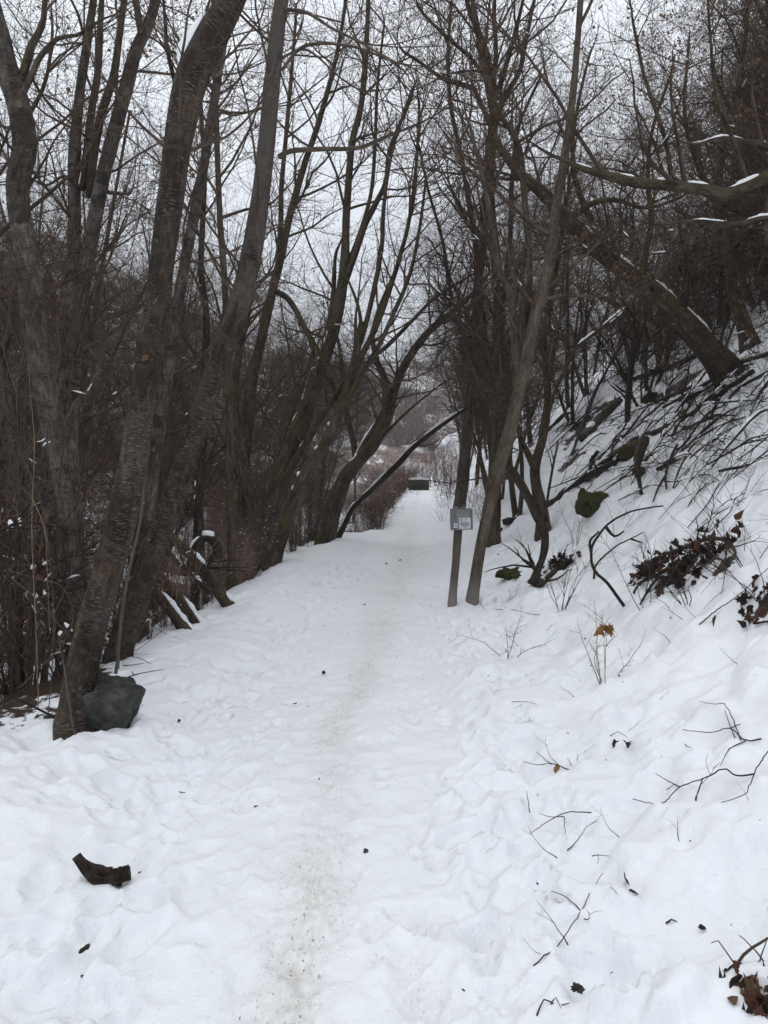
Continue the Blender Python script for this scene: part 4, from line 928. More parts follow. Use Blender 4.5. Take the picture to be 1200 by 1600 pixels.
def samp_gully(rg, n):
    y = 19 + 60 * rg.random(n) ** 1.3; u = -(3.6 + (5 + y * .55) * rg.random(n)); return u + xc(y), y
thicket('thicket', 'dense reddish-brown thicket filling the gully beyond the willows', 401, 1600, samp_gully, 3.2, .0105, 'twig_red')
def samp_far(rg, n):
    y = 45 + 45 * rg.random(n); u = rg.uniform(-7, 9, n); return u + xc(y), y
thicket('thicket', 'grey-brown thicket closing the view behind the stone block', 402, 850, samp_far, 2.0, .013, 'twig')
def samp_slope(rg, n):
    y = 17 + 34 * rg.random(n) ** 1.2; u = 4.2 + 15 * rg.random(n); k = (u > 7.2) | (y > 29); return (u + xc(y))[k], y[k]
thicket('thicket', 'brown thicket covering the upper slope behind the toppled trunk', 403, 1300, samp_slope, 2.7, .0105, 'twig')

# ------------------------------------------------------------------ fallen branches and logs
def fallen(name, label, lines, bark, seed, mode='lie', lift=.03, twigs=0, snow=(), group=None, sides=10, d=None, cat='fallen branch', twig='twig_dark', wob=.15, flecks=0, tl=.45, snow_h=.02):
    """lines of (px, py, width); 'lie' follows the ground, 'up' keeps the depth of the first point's ground, or d"""
    rng = np.random.default_rng(seed); L = []
    for q, ln in enumerate(lines):
        rows = []
        if mode == 'lie':
            for a in ln:
                h, dd = hit(a[0], a[1]); rows.append([h[0], h[1], h[2] + (a[3] if len(a) > 3 else lift), a[2] * .5 * dd / FPX])
        else:
            dd = d if d is not None else hit(lines[0][0][0], lines[0][0][1])[1]
            for i, a in enumerate(ln):
                ddd = dd + (a[3] if len(a) > 3 else 0); rows.append([*P(a[0], a[1], ddd), a[2] * .5 * ddd / FPX])
        L.append(np.array(rows))
    org = L[0][0, :3].copy()
    e = empty(name, org, label, cat, group)
    objs = []
    for q, l in enumerate(L):
        s = spline(l, max(.03, length_of(l) / 30)); s[:, 3] = np.maximum(s[:, 3], .0016)
        objs.append(tubes('stem' if q == 0 else 'branch', [(s[None, :, :3], s[None, :, 3], sides)], bark, e, origin=org, wob=wob, seed=seed + q, close=True))
    if twigs:
        P0 = np.stack([resamp(l, 16)[:, :3] for l in L]); R0 = np.stack([resamp(l, 16)[:, 3] for l in L])
        C1, R1 = grow(rng, P0, R0, float(twigs), .1, 1., -tl, 42, 6, .16, .02, .5, .003); C2, R2 = grow(rng, C1, R1, 3.0, .15, 1., -tl * .5, 42, 4, .2, .02, .5, .002, rabs=.0028)
        S = [(C1, R1, 4), (C2, R2, 3)]
        tubes('twigs', S, twig, e, vec=False, origin=org, kind='stuff')
    for (li, a, b) in snow:
        r = resamp(spline(L[li], .03), 60); snow_caps('snow', [r[int(a * 59):max(int(b * 59), int(a * 59) + 3)]], objs[li], org, rng, h_add=snow_h)
    return e
rl = np.random.default_rng(909)
fallen('fallen_log', 'long dark rotten log lying up the slope below the toppled trunk', [[(990, 690, 14), (1030, 676, 15), (1068, 658, 14), (1095, 636, 15), (1122, 618, 15), (1150, 600, 12), (1178, 580, 9)]], 'dark', 501, twigs=3, lift=.0, snow=[(0, .02, .2), (0, .3, .45), (0, .55, .75)])
fallen('fallen_log', 'dark log with snow on top at the foot of the debris slope', [[(848, 800, 9), (880, 775, 11), (915, 752, 12), (950, 735, 12), (962, 726, 9)]], 'dark', 502, twigs=5, lift=.06, snow=[(0, .1, .3), (0, .5, .9)])
fallen('fallen_log', 'short thick log wedged higher among the slope debris', [[(910, 690, 14), (930, 668, 16), (958, 640, 15), (970, 628, 10)]], 'mossy', 503, twigs=3, lift=.08, snow=[(0, .3, .6)])
fallen('fallen_branch', 'straight grey branch poking down from the frame edge by the toppled trunk', [[(1128, 588, 4), (1160, 578, 6), (1200, 566, 7), (1235, 552, 8)], [(1140, 585, 3), (1148, 598, 3), (1152, 606, 2)]], 'willow', 504, lift=.14)
fallen('fallen_branch', 'thin crooked branch lying on clean snow below the grey branch', [[(1130, 640, 3), (1150, 618, 5), (1166, 606, 5), (1200, 590, 6), (1230, 575, 6)]], 'dark', 505, lift=.07)
fallen('fallen_log', 'dark stubby log beside the long rotten log', [[(1066, 638, 10), (1080, 625, 13), (1096, 610, 12), (1104, 602, 8)]], 'dark', 506, lift=.02, snow=[(0, .2, .6)])
fallen('fallen_log', 'snow-topped mossy log end under the long rotten log', [[(950, 730, 20), (962, 718, 22), (980, 706, 22), (998, 697, 16)]], 'mossy', 507, lift=.02, snow=[(0, .4, .9)])
fallen('fallen_branch', 'rotten snag standing out of the slope snow with a mossy foot', [[(1002, 772, 6), (998, 745, 7), (996, 728, 10), (1000, 708, 15), (1006, 690, 17), (1008, 682, 12)]], 'dark', 508, mode='up', twigs=0, cat='snag')
fallen('fallen_branch', 'forked brown branch below the rotten snag', [[(1026, 740, 5), (1045, 728, 9), (1068, 715, 7)], [(1041, 770, 3), (1040, 750, 4), (1046, 725, 4), (1058, 700, 4)], [(1020, 790, 2), (1030, 765, 3), (1042, 745, 3)]], 'dark', 509, lift=.05)
fallen('fallen_log', 'long dark pole lying parallel above the stubby log', [[(985, 600, 6), (1020, 588, 9), (1060, 575, 9), (1092, 560, 8)]], 'dark', 510, twigs=5, lift=.12, snow=[(0, .1, .4)])
fallen('dead_sapling', 'dark upright dead stem hung with twigs over the slope debris', [[(980, 660, 9), (982, 620, 10), (986, 575, 10), (992, 530, 9), (1000, 480, 8), (1004, 430, 7)], [(984, 600, 5), (965, 565, 4), (955, 530, 3)], [(988, 560, 5), (1012, 540, 4), (1030, 500, 3)]], 'dark', 511, mode='up', twigs=10, cat='dead stem', tl=.9)
LB = ('thin dark fallen branch half buried in the slope snow', 'fallen branches on the slope')
for i in range(170):
    px, py = rl.uniform(845, 1110), rl.uniform(560, 790)
    if i % 10 in (3, 7): px, py = rl.uniform(1000, 1185), rl.uniform(640, 860)
    elif i % 3 == 2: continue
    if py > 1160 - .42 * px + 20 and px > 1000 and i % 10 not in (3, 7): continue
    if py < 640 - (px - 860) * .42 + 20: continue
    ln = rl.uniform(50, 140); an = math.radians(rl.normal(34, 16)); bend = rl.normal(0, 7)
    ex, ey = px + ln * math.cos(an), py - ln * math.sin(an)
    w = rl.choice([1.4, 2.2, 3.4, 6.0], p=[.3, .33, .25, .12]); l0 = rl.uniform(0, .12); l1 = rl.uniform(.02, .35)
    fallen('fallen_branch', LB[0], [[(px, py, w * .7, l0), (px + (ex - px) * .35 + bend, py + (ey - py) * .35, w, (l0 + l1) / 2), (px + (ex - px) * .7, py + (ey - py) * .7 + bend, w, l1), (ex, ey, w * .5, l1 * .6)]], ('dark', 'dark', 'willow', 'mossy')[i % 4], 600 + i, twigs=int(rl.integers(3, 8)), group=LB[1], sides=6, snow=[(0, .15, .42), (0, .52, .75)] if i % 3 else (), tl=.7, wob=.3, snow_h=.03)
# poles and roots leaning in the gully under the second trunk
fallen('fallen_pole', 'upper snow-lined pole leaning into the gully behind the second trunk', [[(370, 965, 20), (350, 935, 20), (330, 905, 18), (305, 875, 16), (285, 855, 15), (262, 836, 13)]], 'mossy', 521, mode='up', d=9.3, snow=[(0, .15, .3), (0, .55, .75)], cat='fallen pole')
fallen('fallen_pole', 'middle snow-lined pole leaning into the gully behind the second trunk', [[(326, 1006, 22), (306, 975, 22), (290, 950, 20), (268, 922, 18), (245, 898, 15), (225, 880, 12)]], 'mossy', 522, mode='up', d=8.3, snow=[(0, .05, .55)], cat='fallen pole')
fallen('fallen_pole', 'lowest snow-lined pole leaning into the gully behind the second trunk', [[(322, 1036, 22), (300, 1000, 22), (276, 965, 20), (252, 935, 18), (232, 915, 15)]], 'mossy', 523, mode='up', d=8.0, snow=[(0, .3, .9)], cat='fallen pole')
fallen('fallen_pole', 'short snowy branch crossing the gully poles', [[(330, 925, 10), (305, 905, 10), (285, 885, 9), (262, 862, 8)], [(300, 900, 7), (320, 890, 6), (335, 870, 5)]], 'dark', 524, mode='up', d=8.9, snow=[(0, .2, .5), (0, .6, .9)], twigs=4, cat='fallen pole')
fallen('arched_root', 'arched dark root with a thick snow cap above the gully poles', [[(290, 900, 9), (298, 872, 10), (308, 850, 12), (322, 840, 13), (334, 846, 15), (340, 862, 16), (341, 874, 13)]], 'dark', 525, mode='up', d=9.8, snow=[(0, .22, .6), (0, .58, .74)], cat='root', snow_h=.035)
for i, (ln, w) in enumerate([([(30, 900, 5), (60, 888, 7), (95, 878, 6)], 0), ([(40, 945, 5), (62, 935, 8), (90, 925, 5)], 0), ([(85, 1010, 6), (105, 985, 7), (125, 968, 6)], 0), ([(0, 830, 5), (20, 820, 6), (50, 815, 4)], 0)]):
    fallen('dead_branch', ['dead branch with two snow blobs in the brambles, higher one', 'dead branch with a snow blob in the brambles, middle one', 'dead branch with snow against the thick dark trunk', 'dead branch with a snow speck at the frame edge'][i], [ln], 'dark', 530 + i, mode='up', d=5.8 - .1 * i, snow=[(0, .3, .48), (0, .58, .72)], twigs=6, cat='dead branch', tl=.5, snow_h=.03)

# ------------------------------------------------------------------ brambles, saplings and loose twigs
def stems(name, label, lines, d, mat, cat, r=.0025, group=None, leaf=None):
    base = lines[0][0]
    org = P(base[0], base[1], d); e = empty(name, org, label, cat, group)
    for i, ln in enumerate(lines):
        w = np.array([[*P(a[0], a[1], d + (a[2] if len(a) > 2 else 0)), r] for a in ln]); w[:, 3] = r * np.linspace(1.15, .5, len(w))
        s = spline(w, .03); s[:, :3] += np.random.default_rng(i + len(label)).normal(size=(len(s), 3)) * .0012
        tubes('stem', [(s[None, :, :3], s[None, :, 3], 5)], mat, e, vec=False, origin=org)
    return e
stems('dry_vine', 'straw-coloured dry vine hanging in front of the crooked trunk', [[(60, 1110), (57, 1000), (52, 900), (50, 800), (54, 700), (48, 620), (43, 560)], [(52, 780), (70, 830), (74, 900), (78, 990)]], 4.9, 'straw', 'vine', .0028)
stems('dry_vine', 'long curved dry stem looping across the brambles', [[(30, 1075), (60, 1045), (95, 1010), (113, 975), (112, 945), (95, 915), (60, 905), (10, 890)], [(20, 905), (50, 930), (100, 985), (120, 1010)]], 4.7, 'twig_grey', 'vine', .003)
stems('dry_vine', 'pale thin stem slanting across the frame edge brambles', [[(75, 1120), (82, 1040), (84, 960), (76, 860), (60, 770), (20, 690), (-10, 660)], [(84, 960), (110, 900), (118, 850)]], 4.95, 'twig_grey', 'vine', .0028)
stems('dry_vine', 'grey sucker stem running up between the two leaning dark trunks', [[(183, 1045), (186, 1000), (193, 940), (204, 880), (218, 820), (226, 750), (236, 660), (240, 600), (246, 520)]], 5.6, 'twig_grey', 'vine', .0125)
stems('dead_stick', 'stick poked into the snow on top of the boulder', [[(181, 1052), (184, 1030), (186, 1008)]], 4.85, 'twig_grey', 'stick', .010)
stems('dead_stick', 'stick leaning on the snow at the foot of the thick dark trunk', [[(119, 1152), (112, 1125), (108, 1095), (100, 1040), (92, 1000)]], 4.62, 'twig_grey', 'stick', .008)
stems('dead_stick', 'dark stick lying from the brambles to the thick dark trunk', [[(105, 1128), (80, 1118), (50, 1103), (10, 1085)]], 4.75, 'twig_dark', 'stick', .009)
stems('dead_stick', 'thin twig lying beside the boulder, upper one', [[(192, 1040), (205, 1039), (225, 1036)]], 5.35, 'twig_dark', 'stick', .004)
stems('dead_stick', 'thin twig lying beside the boulder, lower one', [[(200, 1058), (215, 1053), (235, 1049), (255, 1046)], [(209, 1055), (206, 1049)]], 5.1, 'twig_dark', 'stick', .004)
for i, (ln, nm) in enumerate([([[(975, 947), (950, 912), (928, 890), (924, 860), (934, 838), (955, 815), (990, 798), (1036, 790)], [(924, 862), (922, 845), (936, 830)], [(946, 822), (960, 838), (975, 830)]], 'long arching bramble stem over the slope snow'),
                              ([[(928, 905), (930, 885), (945, 868), (965, 852), (985, 842), (1005, 832)], [(985, 842), (1010, 850)]], 'second shorter arching bramble stem beneath the long one')]):
    d = hit(*ln[0][0])[1]; stems('bramble', nm, ln, d, 'twig_dark', 'bramble', .014 - .003 * i)
fallen('sapling', 'dark knotty root stem rising beside the mossy patch', [[(832, 914, 16), (838, 896, 13), (846, 876, 11), (851, 856, 13), (852, 836, 11), (853, 800, 5), (862, 740, 4), (872, 690, 3)], [(832, 912, 12), (842, 914, 12), (852, 908, 8)], [(838, 892, 8), (831, 882, 7)]], 'dark', 541, mode='up', cat='sapling', twigs=4, tl=.5)
fallen('root', 'brown earthy root lump behind the knotty root stem', [[(852, 904, 5), (866, 893, 8), (880, 884, 9), (896, 876, 5)], [(862, 897, 5), (872, 880, 5), (880, 868, 3)]], 'dark', 542, lift=.0, cat='root', wob=.4, twigs=6, tl=.2)
def sap(name, label, px, py, n, h, seed, mat='twig', spread=.5, cat='sapling', group=None):
    rng = np.random.default_rng(seed); b, d = hit(px, py); e = empty(name, b, label, cat, group)
    P0, R0 = [], []
    for i in range(n):
        a = rng.random() * 6.28; l = stem_line(rng, 0, 0, h * (.5 + .7 * rng.random()), (spread * math.cos(a), spread * math.sin(a)), .0042, 9, .12, 0)
        l[:, 2] += .2; P0.append(l[:, :3]); R0.append(l[:, 3])
    P0, R0 = np.array(P0), np.array(R0)
    for i in range(n): tubes('stem', [(P0[i:i + 1], R0[i:i + 1], 5)], mat, e, vec=False)
    C1, R1 = grow(rng, P0, R0, 4.0, .25, 1., -h * .32, 45, 5, .16, .02, .6, .0016, rabs=.0022); C2, R2 = grow(rng, C1, R1, 2, .2, 1., -h * .14, 45, 3, .2, .02, .6, .0012, rabs=.0017)
    tubes('twigs', [(C1, R1, 4), (C2, R2, 3)], mat, e, vec=False, kind='stuff')
    return e
sap('sapling', 'fine-stemmed sapling clump in snow beneath the brown root lump', 877, 950, 8, .55, 551)
sap('sapling', 'low spreading twigs beside the foot of the leaning maple', 765, 948, 4, .3, 552, spread=1.6)
sap('sapling', 'thin dry sapling on clean snow left of the golden leaf', 796, 1022, 4, .35, 553, spread=.9)
sap('sapling', 'spindly pale stems below the golden leaf', 944, 1062, 5, .34, 554, 'straw', .5)
sap('sapling', 'thin thorny stems at the end of the brown earth patch', 1170, 880, 7, .55, 555, 'twig', .7)
sap('sapling', 'tall thin stems at the frame edge above the dark hollow', 1192, 925, 6, .6, 556, 'twig_grey', .7)
sap('sapling', 'sparse stems standing in front of the brown earth patch', 1010, 950, 6, .45, 557, 'twig_grey', .6)
sap('sapling', 'short twigs poking out below the brown earth patch', 1075, 935, 6, .4, 558, 'twig_dark', .9)
sap('sapling', 'little dry twigs on the slope below the rotten snag', 960, 835, 5, .4, 559, 'twig', .7)
sap('sapling', 'upright fine stems between the mossy stones and the bramble', 900, 850, 5, .5, 560, 'twig', .4)
sap('sapling', 'few stiff twigs on the clean upper snow', 1145, 790, 4, .3, 561, 'twig_dark', .8)
sap('sapling', 'tiny twig sprig on the high snow by the frame edge', 1175, 690, 4, .35, 562, 'twig_dark', .8)
sap('sapling', 'low twigs at the path edge behind the sign box', 690, 815, 6, .6, 563, 'twig', .8)
sap('sapling', 'small twigs along the verge before the far bend', 560, 825, 6, .45, 564, 'twig', .8)

def loose(name, label, lines, r, lift=.005, mat='twig_dark', group=None):
    """a twig lying on the snow, thin lines in px with an optional lift in metres"""
    rows = []
    for ln in lines: rows.append([(a[0], a[1], 0, a[2] if len(a) > 2 else lift) for a in ln])
    L = []
    for ln in rows:
        L.append(np.array([[*(hit(a[0], a[1])[0] + [0, 0, a[3]]), r] for a in ln]))
    org = L[0][0, :3].copy(); e = empty(name, org, label, 'twig', group)
    for i, l in enumerate(L):
        l[:, 2] += np.random.default_rng(int(lines[i][0][1])).normal(size=len(l)) * .005
        l[:, 3] = .82 * r * (1 if i == 0 else .75) * np.linspace(1.1, .5, len(l)); s = spline(l, .02)
        s[:, :3] += np.random.default_rng(int(lines[i][0][0])).normal(size=(len(s), 3)) * .0012
        tubes('stem' if i == 0 else 'branchlet', [(s[None, :, :3], s[None, :, 3], 6)], mat, e, vec=False, origin=org)
    return e
loose('twig', 'many-branched dark twig lying near the frame edge, upper one', [[(1190, 1157), (1165, 1160), (1140, 1151, .04), (1110, 1156, .03), (1066, 1145, .02)], [(1158, 1158), (1135, 1120, .05), (1115, 1112, .05), (1093, 1105, .04)], [(1148, 1154), (1132, 1118, .03)], [(1140, 1151, .04), (1150, 1135), (1160, 1130)], [(1165, 1160), (1140, 1172), (1125, 1200)], [(1060, 1156), (1072, 1165), (1080, 1174)]], .0042)
loose('twig', 'many-branched dark twig lying below the first branched twig', [[(1178, 1208), (1150, 1218, .03), (1130, 1214, .03), (1100, 1224, .03), (1062, 1238, .02), (1032, 1256), (988, 1247)], [(1210, 1180, .05), (1185, 1208, .04), (1170, 1240, .03), (1160, 1246), (1121, 1258)], [(1098, 1225, .03), (1090, 1238), (1088, 1251)], [(1062, 1238, .02), (1045, 1222), (1024, 1210)]], .0042)
loose('twig', 'short twig holding an orange-brown leaf', [[(890, 1205), (862, 1199, .02), (840, 1196), (817, 1192)], [(862, 1199, .02), (850, 1186), (838, 1176)], [(893, 1196), (886, 1186)]], .0034)
loose('twig', 'fine forked twig midway down the slope edge of the path', [[(924, 1271), (900, 1275, .015), (880, 1280, .02), (852, 1290), (829, 1304)], [(880, 1280, .02), (862, 1276), (843, 1273)], [(881, 1280, .02), (884, 1308)]], .003)
loose('twig', 'tiny upright twig near the scuffed edge of the path', [[(828, 1270), (825, 1255, .02), (823, 1243, .03)]], .0025)
loose('twig', 'thin straight twig sticking out of the snow', [[(907, 1426), (885, 1410, .015), (861, 1400, .02)]], .0024)
loose('twig', 'long half-buried stem drawn up across the snow', [[(835, 1512), (850, 1497), (868, 1480), (905, 1430, .004), (925, 1390, .004), (942, 1365)]], .003, .004, 'twig')
loose('twig', 'small bent twig low on the slope', [[(838, 1588), (850, 1570, .015), (870, 1571), (890, 1570)], [(862, 1571), (868, 1562), (876, 1580)]], .003)
loose('twig', 'short dark twig scrap below the two brown leaves', [[(1040, 1444), (1048, 1441), (1058, 1441)]], .004)
loose('twig', 'tiny curled sprig on the snow above the two brown leaves', [[(925, 1341), (938, 1338, .012), (952, 1339)], [(935, 1340), (934, 1350)]], .0022)
loose('twig', 'fine twig lying across snow left of the fine sapling', [[(740, 1148), (800, 1100), (840, 1102)]] if False else [[(800, 1098), (820, 1100, .02), (842, 1101)], [(820, 1100), (805, 1108)]], .0025)
loose('twig', 'horizontal thin twig on snow beside the leaning maple', [[(772, 952), (800, 956, .02), (840, 962), (880, 955)], [(800, 956, .02), (790, 950)]], .004)
loose('twig', 'long bare stem slanting at the frame edge', [[(1092, 976), (1120, 962, .03), (1150, 944, .05), (1185, 915, .06), (1215, 890, .06)]], .005, mat='twig_grey')
loose('twig', 'thick stick end poking in from the frame edge', [[(1178, 977), (1200, 976, .02), (1230, 974, .02)]], .010)
b0, dB = hit(1122, 1556)
stems('bramble', 'stout arching stem in the corner by the leaf clump', [[(1125, 1552), (1138, 1528), (1152, 1505), (1175, 1480), (1200, 1466), (1230, 1460)]], dB, 'twig', 'bramble', .0055)
stems('bramble', 'thin hooked stems in the corner by the leaf clump', [[(1170, 1580), (1158, 1540), (1150, 1512), (1135, 1488), (1122, 1472), (1112, 1474)], [(1215, 1530), (1190, 1498), (1172, 1475), (1155, 1461)], [(1178, 1532), (1190, 1495), (1200, 1465)]], dB + .02, 'twig', 'bramble', .0026)

# ------------------------------------------------------------------ leaves lying about
MAPLE = [(0, 0), (.12, -.1), (.42, -.12), (.34, .04), (.62, .12), (.5, .22), (.66, .42), (.42, .42), (.34, .5), (.22, .5), (.3, .78), (.14, .74), (0, 1.0)]
def flat_leaf(name, outline, size, mat, seed, curl=.35):
    rng = np.random.default_rng(seed)
    o = np.array(outline); full = np.vstack([o, (o * [-1, 1])[-2:0:-1]])
    ctr = np.array([0, .33]); inner = ctr + (full - ctr) * .5
    pts = np.vstack([full, inner, ctr]); r2 = ((pts - ctr) ** 2).sum(1)
    z = curl * r2 * np.sin(pts[:, 0] * 3 + rng.random() * 6) + curl * .5 * r2 + .03 * rng.normal(size=len(pts)) + .12 * np.abs(pts[:, 0])
    V = np.column_stack([pts, z]) * size; n = len(full)
    Q = [[i, (i + 1) % n, n + (i + 1) % n, n + i] for i in range(n)]; T = [[n + i, n + (i + 1) % n, 2 * n] for i in range(n)]
    return V, Q, T
OVAL = [(0, 0), (.16, .08), (.3, .25), (.36, .45), (.3, .68), (.16, .86), (0, 1.0)]
def leaf_at(name, label, px, py, size, mat, seed, rot, outline=OVAL, lift=.01, d=None, curl=.5, parent=None, at=None):
    V, Q, T = flat_leaf(name, outline, size, mat, seed, curl)
    o = add(name, V, Q, T, mat, parent, False)
    h = at if at is not None else (hit(px, py)[0] + [0, 0, lift] if d is None else P(px, py, d))
    o.location = [float(c) for c in h]; o.rotation_euler = rot
    if parent is None: tag(o, label, 'leaf')
    return o
leaf_at('dead_leaf', 'golden maple leaf held upright on a thin stem', 946, 976, .10, 'leaf_gold', 1, (math.radians(-128), .35, math.radians(150)), MAPLE, d=hit(945, 1070)[1], curl=1.1)
leaf_at('dead_leaf', 'small golden leaf caught beside the upright golden one', 955, 979, .08, 'leaf_gold', 2, (math.radians(-75), .5, math.radians(110)), MAPLE, d=hit(945, 1070)[1], curl=1.2)
leaf_at('dead_leaf', 'crumpled golden leaf hanging in front of the upright golden one', 938, 983, .07, 'leaf_gold', 14, (math.radians(-110), -.5, math.radians(200)), MAPLE, d=hit(945, 1070)[1] - .01, curl=1.3)
stems('dry_vine', 'thin stem holding up the golden maple leaf', [[(945, 1076), (946, 1030), (947, 1000), (946, 975), (956, 962)], [(946, 1010), (960, 995), (965, 992)], [(946, 978), (932, 966)]], hit(945, 1070)[1] + .01, 'twig', 'stem', .0022)
leaf_at('dead_leaf', 'orange-brown leaf on the short twig', 872, 1198, .055, 'leaf_gold', 3, (math.radians(-60), .3, 2.2), lift=.015)
leaf_at('dead_leaf', 'curled brown leaf, larger of the pair hanging from a bent twig', 962, 1168, .05, 'leaf_dark', 4, (math.radians(60), .5, .6), MAPLE, lift=.0, curl=1.4)
leaf_at('dead_leaf', 'curled brown leaf, narrower of the pair hanging from a bent twig', 981, 1167, .045, 'leaf_dark', 5, (math.radians(75), .6, 1.6), MAPLE, lift=.0, curl=1.5)
loose('twig', 'bent twig above the pair of curled brown leaves', [[(953, 1153), (965, 1152, .03), (976, 1156, .03), (981, 1160, .02)]], .0022)
leaf_at('dead_leaf', 'reddish crumpled leaf sunk in the snow, upper of two', 983, 1386, .05, 'leaf_red', 6, (.6, .5, .7), lift=.006, curl=1.0)
leaf_at('dead_leaf', 'dark crumpled leaf sunk in the snow, lower of two', 996, 1398, .05, 'leaf_dark', 7, (.5, -.4, 2.0), lift=.006, curl=1.0)
leaf_at('dead_leaf', 'pointed brown leaf hanging on the corner bramble', 1152, 1512, .075, 'leaf_dark', 8, (math.radians(-80), .4, .3), [(0, 0), (.1, .12), (.17, .35), (.14, .6), (.05, .85), (0, 1)], d=dB)
leaf_at('dead_leaf', 'narrow tan leaf hanging on the long bare stem', 1117, 960, .085, 'leaf', 9, (math.radians(-85), .1, .2), [(0, 0), (.1, .12), (.17, .35), (.14, .6), (.05, .85), (0, 1)], d=hit(1117, 975)[1] - .03)
leaf_at('dead_leaf', 'yellow leaf caught on the slim pale trunk', 283, 408, .05, 'leaf', 10, (math.radians(-90), .2, .1), d=7.9)
leaf_at('dead_leaf', 'yellow leaf stuck on the thick dark trunk', 231, 555, .045, 'leaf', 11, (math.radians(-95), .9, .1), d=4.45)
for i, (px, py, s, lb) in enumerate([(505, 1056, .05, 'dark leaf flat on the trodden snow, nearest the boulder'), (572, 946, .06, 'dark leaf flat on the path level with the sign post foot'), (606, 882, .08, 'dark leaf flat on the path beyond the sign post, first of two'), (623, 876, .07, 'dark leaf flat on the path beyond the sign post, second of two'),
                                     (458, 1103, .03, 'curl of dark leaf on the verge'), (280, 1132, .03, 'dark speck of leaf on smooth snow by the boulder'), (290, 1242, .035, 'brown leaf scrap melted into the verge snow'), (403, 1262, .035, 'thin dark leaf scrap at the path edge'), (885, 1147, .02, 'curled scrap of leaf on the slope snow'), (215, 1370, .02, 'leaf crumb by the broken branch stub'), (780, 868, .06, 'dark leaf on the snow past the leaning maple'), (1103, 1455, .03, 'blackened leaf wad in a melt hole on the slope')]):
    leaf_at('dead_leaf', lb, px, py, s, 'leaf_dark', 20 + i, (.2 * math.sin(i * 3.), .25 * math.cos(i * 2.), i * 1.3), lift=.012, curl=.8)
def leaf_clump(name, label, px, py, n, spread, size, seed, mats, hgt=.05):
    rng = np.random.default_rng(seed); b, d = hit(px, py); e = empty(name, b, label, 'leaf clump')
    for i in range(n):
        p = rng.normal(size=3) * [spread, spread, 0] ; p[2] = gz(b[0] + p[0], b[1] + p[1]) - b[2] + hgt * rng.random()
        V, Q, T = flat_leaf('leaf', OVAL if i % 3 == 1 else MAPLE, size * (.6 + .7 * rng.random()), 0, seed + i, 1.6)
        o = add('leaf', V, Q, T, mats[i % len(mats)], e, False); o.location = p; o.rotation_euler = (rng.normal() * .9, rng.normal() * .9, rng.random() * 6.28)
    return e
leaf_clump('leaf_clump', 'clump of crumpled brown leaves in the corner beneath the arching stem', 1180, 1586, 60, .036, .05, 70, ['leaf_red', 'leaf_dark', 'leaf_red', 'leaf_dark', 'leaf'], .075)
leaf_clump('leaf_clump', 'wet dark leaves filling the brown earth patch, nearer half', 1020, 892, 60, .12, .075, 71, ['leaf_dark', 'leaf_red', 'leaf_dark'], .09)
leaf_clump('leaf_clump', 'wet dark leaves filling the brown earth patch, farther half', 1095, 880, 60, .13, .075, 72, ['leaf_dark', 'leaf_red', 'leaf_dark'], .10)
leaf_clump('leaf_clump', 'dark leaves around the brown root lump behind the knotty root stem', 876, 886, 50, .09, .06, 75, ['leaf_dark', 'leaf_red', 'leaf_dark'], .06)
leaf_clump('leaf_clump', 'wet dark leaves in the middle of the brown earth patch', 1060, 888, 60, .10, .06, 76, ['leaf_dark', 'leaf_dark', 'leaf_red'], .08)
leaf_clump('leaf_clump', 'dark leaves in the hollow at the frame edge', 1195, 940, 30, .09, .06, 73, ['leaf_dark', 'leaf_red'], .07)
leaf_clump('leaf_clump', 'brown leaves at the foot of the brambles by the frame edge', 15, 1075, 46, .14, .07, 74, ['leaf_red', 'leaf_dark', 'leaf_red'], .16)
for i, ln in enumerate([[(990, 930, 3), (1000, 915, 5), (1020, 905, 5), (1045, 893, 4)], [(1040, 880, 4), (1075, 868, 6), (1105, 858, 7), (1135, 862, 6), (1148, 880, 5), (1145, 892, 3)], [(1000, 950, 2), (1015, 925, 4), (1030, 905, 4)], [(1060, 912, 3), (1090, 900, 4), (1120, 885, 4), (1140, 898, 3)]]):
    fallen('root', ['dark root in the brown earth patch, lowest', 'thick arched root along the top of the brown earth patch', 'thin root slanting out below the brown earth patch', 'root crossing the brown earth patch'][i], [ln], 'dark', 580 + i, lift=[.02, .08, .03, .06][i], twigs=9, cat='root', tl=.3, wob=.4)

# ------------------------------------------------------------------ stones
def ico(sub):
    t = (1 + 5 ** .5) / 2
    v = [(-1, t, 0), (1, t, 0), (-1, -t, 0), (1, -t, 0), (0, -1, t), (0, 1, t), (0, -1, -t), (0, 1, -t), (t, 0, -1), (t, 0, 1), (-t, 0, -1), (-t, 0, 1)]
    f = [(0, 11, 5), (0, 5, 1), (0, 1, 7), (0, 7, 10), (0, 10, 11), (1, 5, 9), (5, 11, 4), (11, 10, 2), (10, 7, 6), (7, 1, 8), (3, 9, 4), (3, 4, 2), (3, 2, 6), (3, 6, 8), (3, 8, 9), (4, 9, 5), (2, 4, 11), (6, 2, 10), (8, 6, 7), (9, 8, 1)]
    v = [np.array(a) / np.linalg.norm(a) for a in v]
    for _ in range(sub):
        mid = {}; nf = []
        def m(a, b):
            k = (min(a, b), max(a, b))
            if k not in mid: w = v[a] + v[b]; v.append(w / np.linalg.norm(w)); mid[k] = len(v) - 1
            return mid[k]
        for a, b, c in f:
            x, y, z = m(a, b), m(b, c), m(c, a); nf += [(a, x, z), (b, y, x), (c, z, y), (x, y, z)]
        f = nf
    return np.array(v), np.array(f)
ICO = {k: ico(k) for k in (2, 4)}
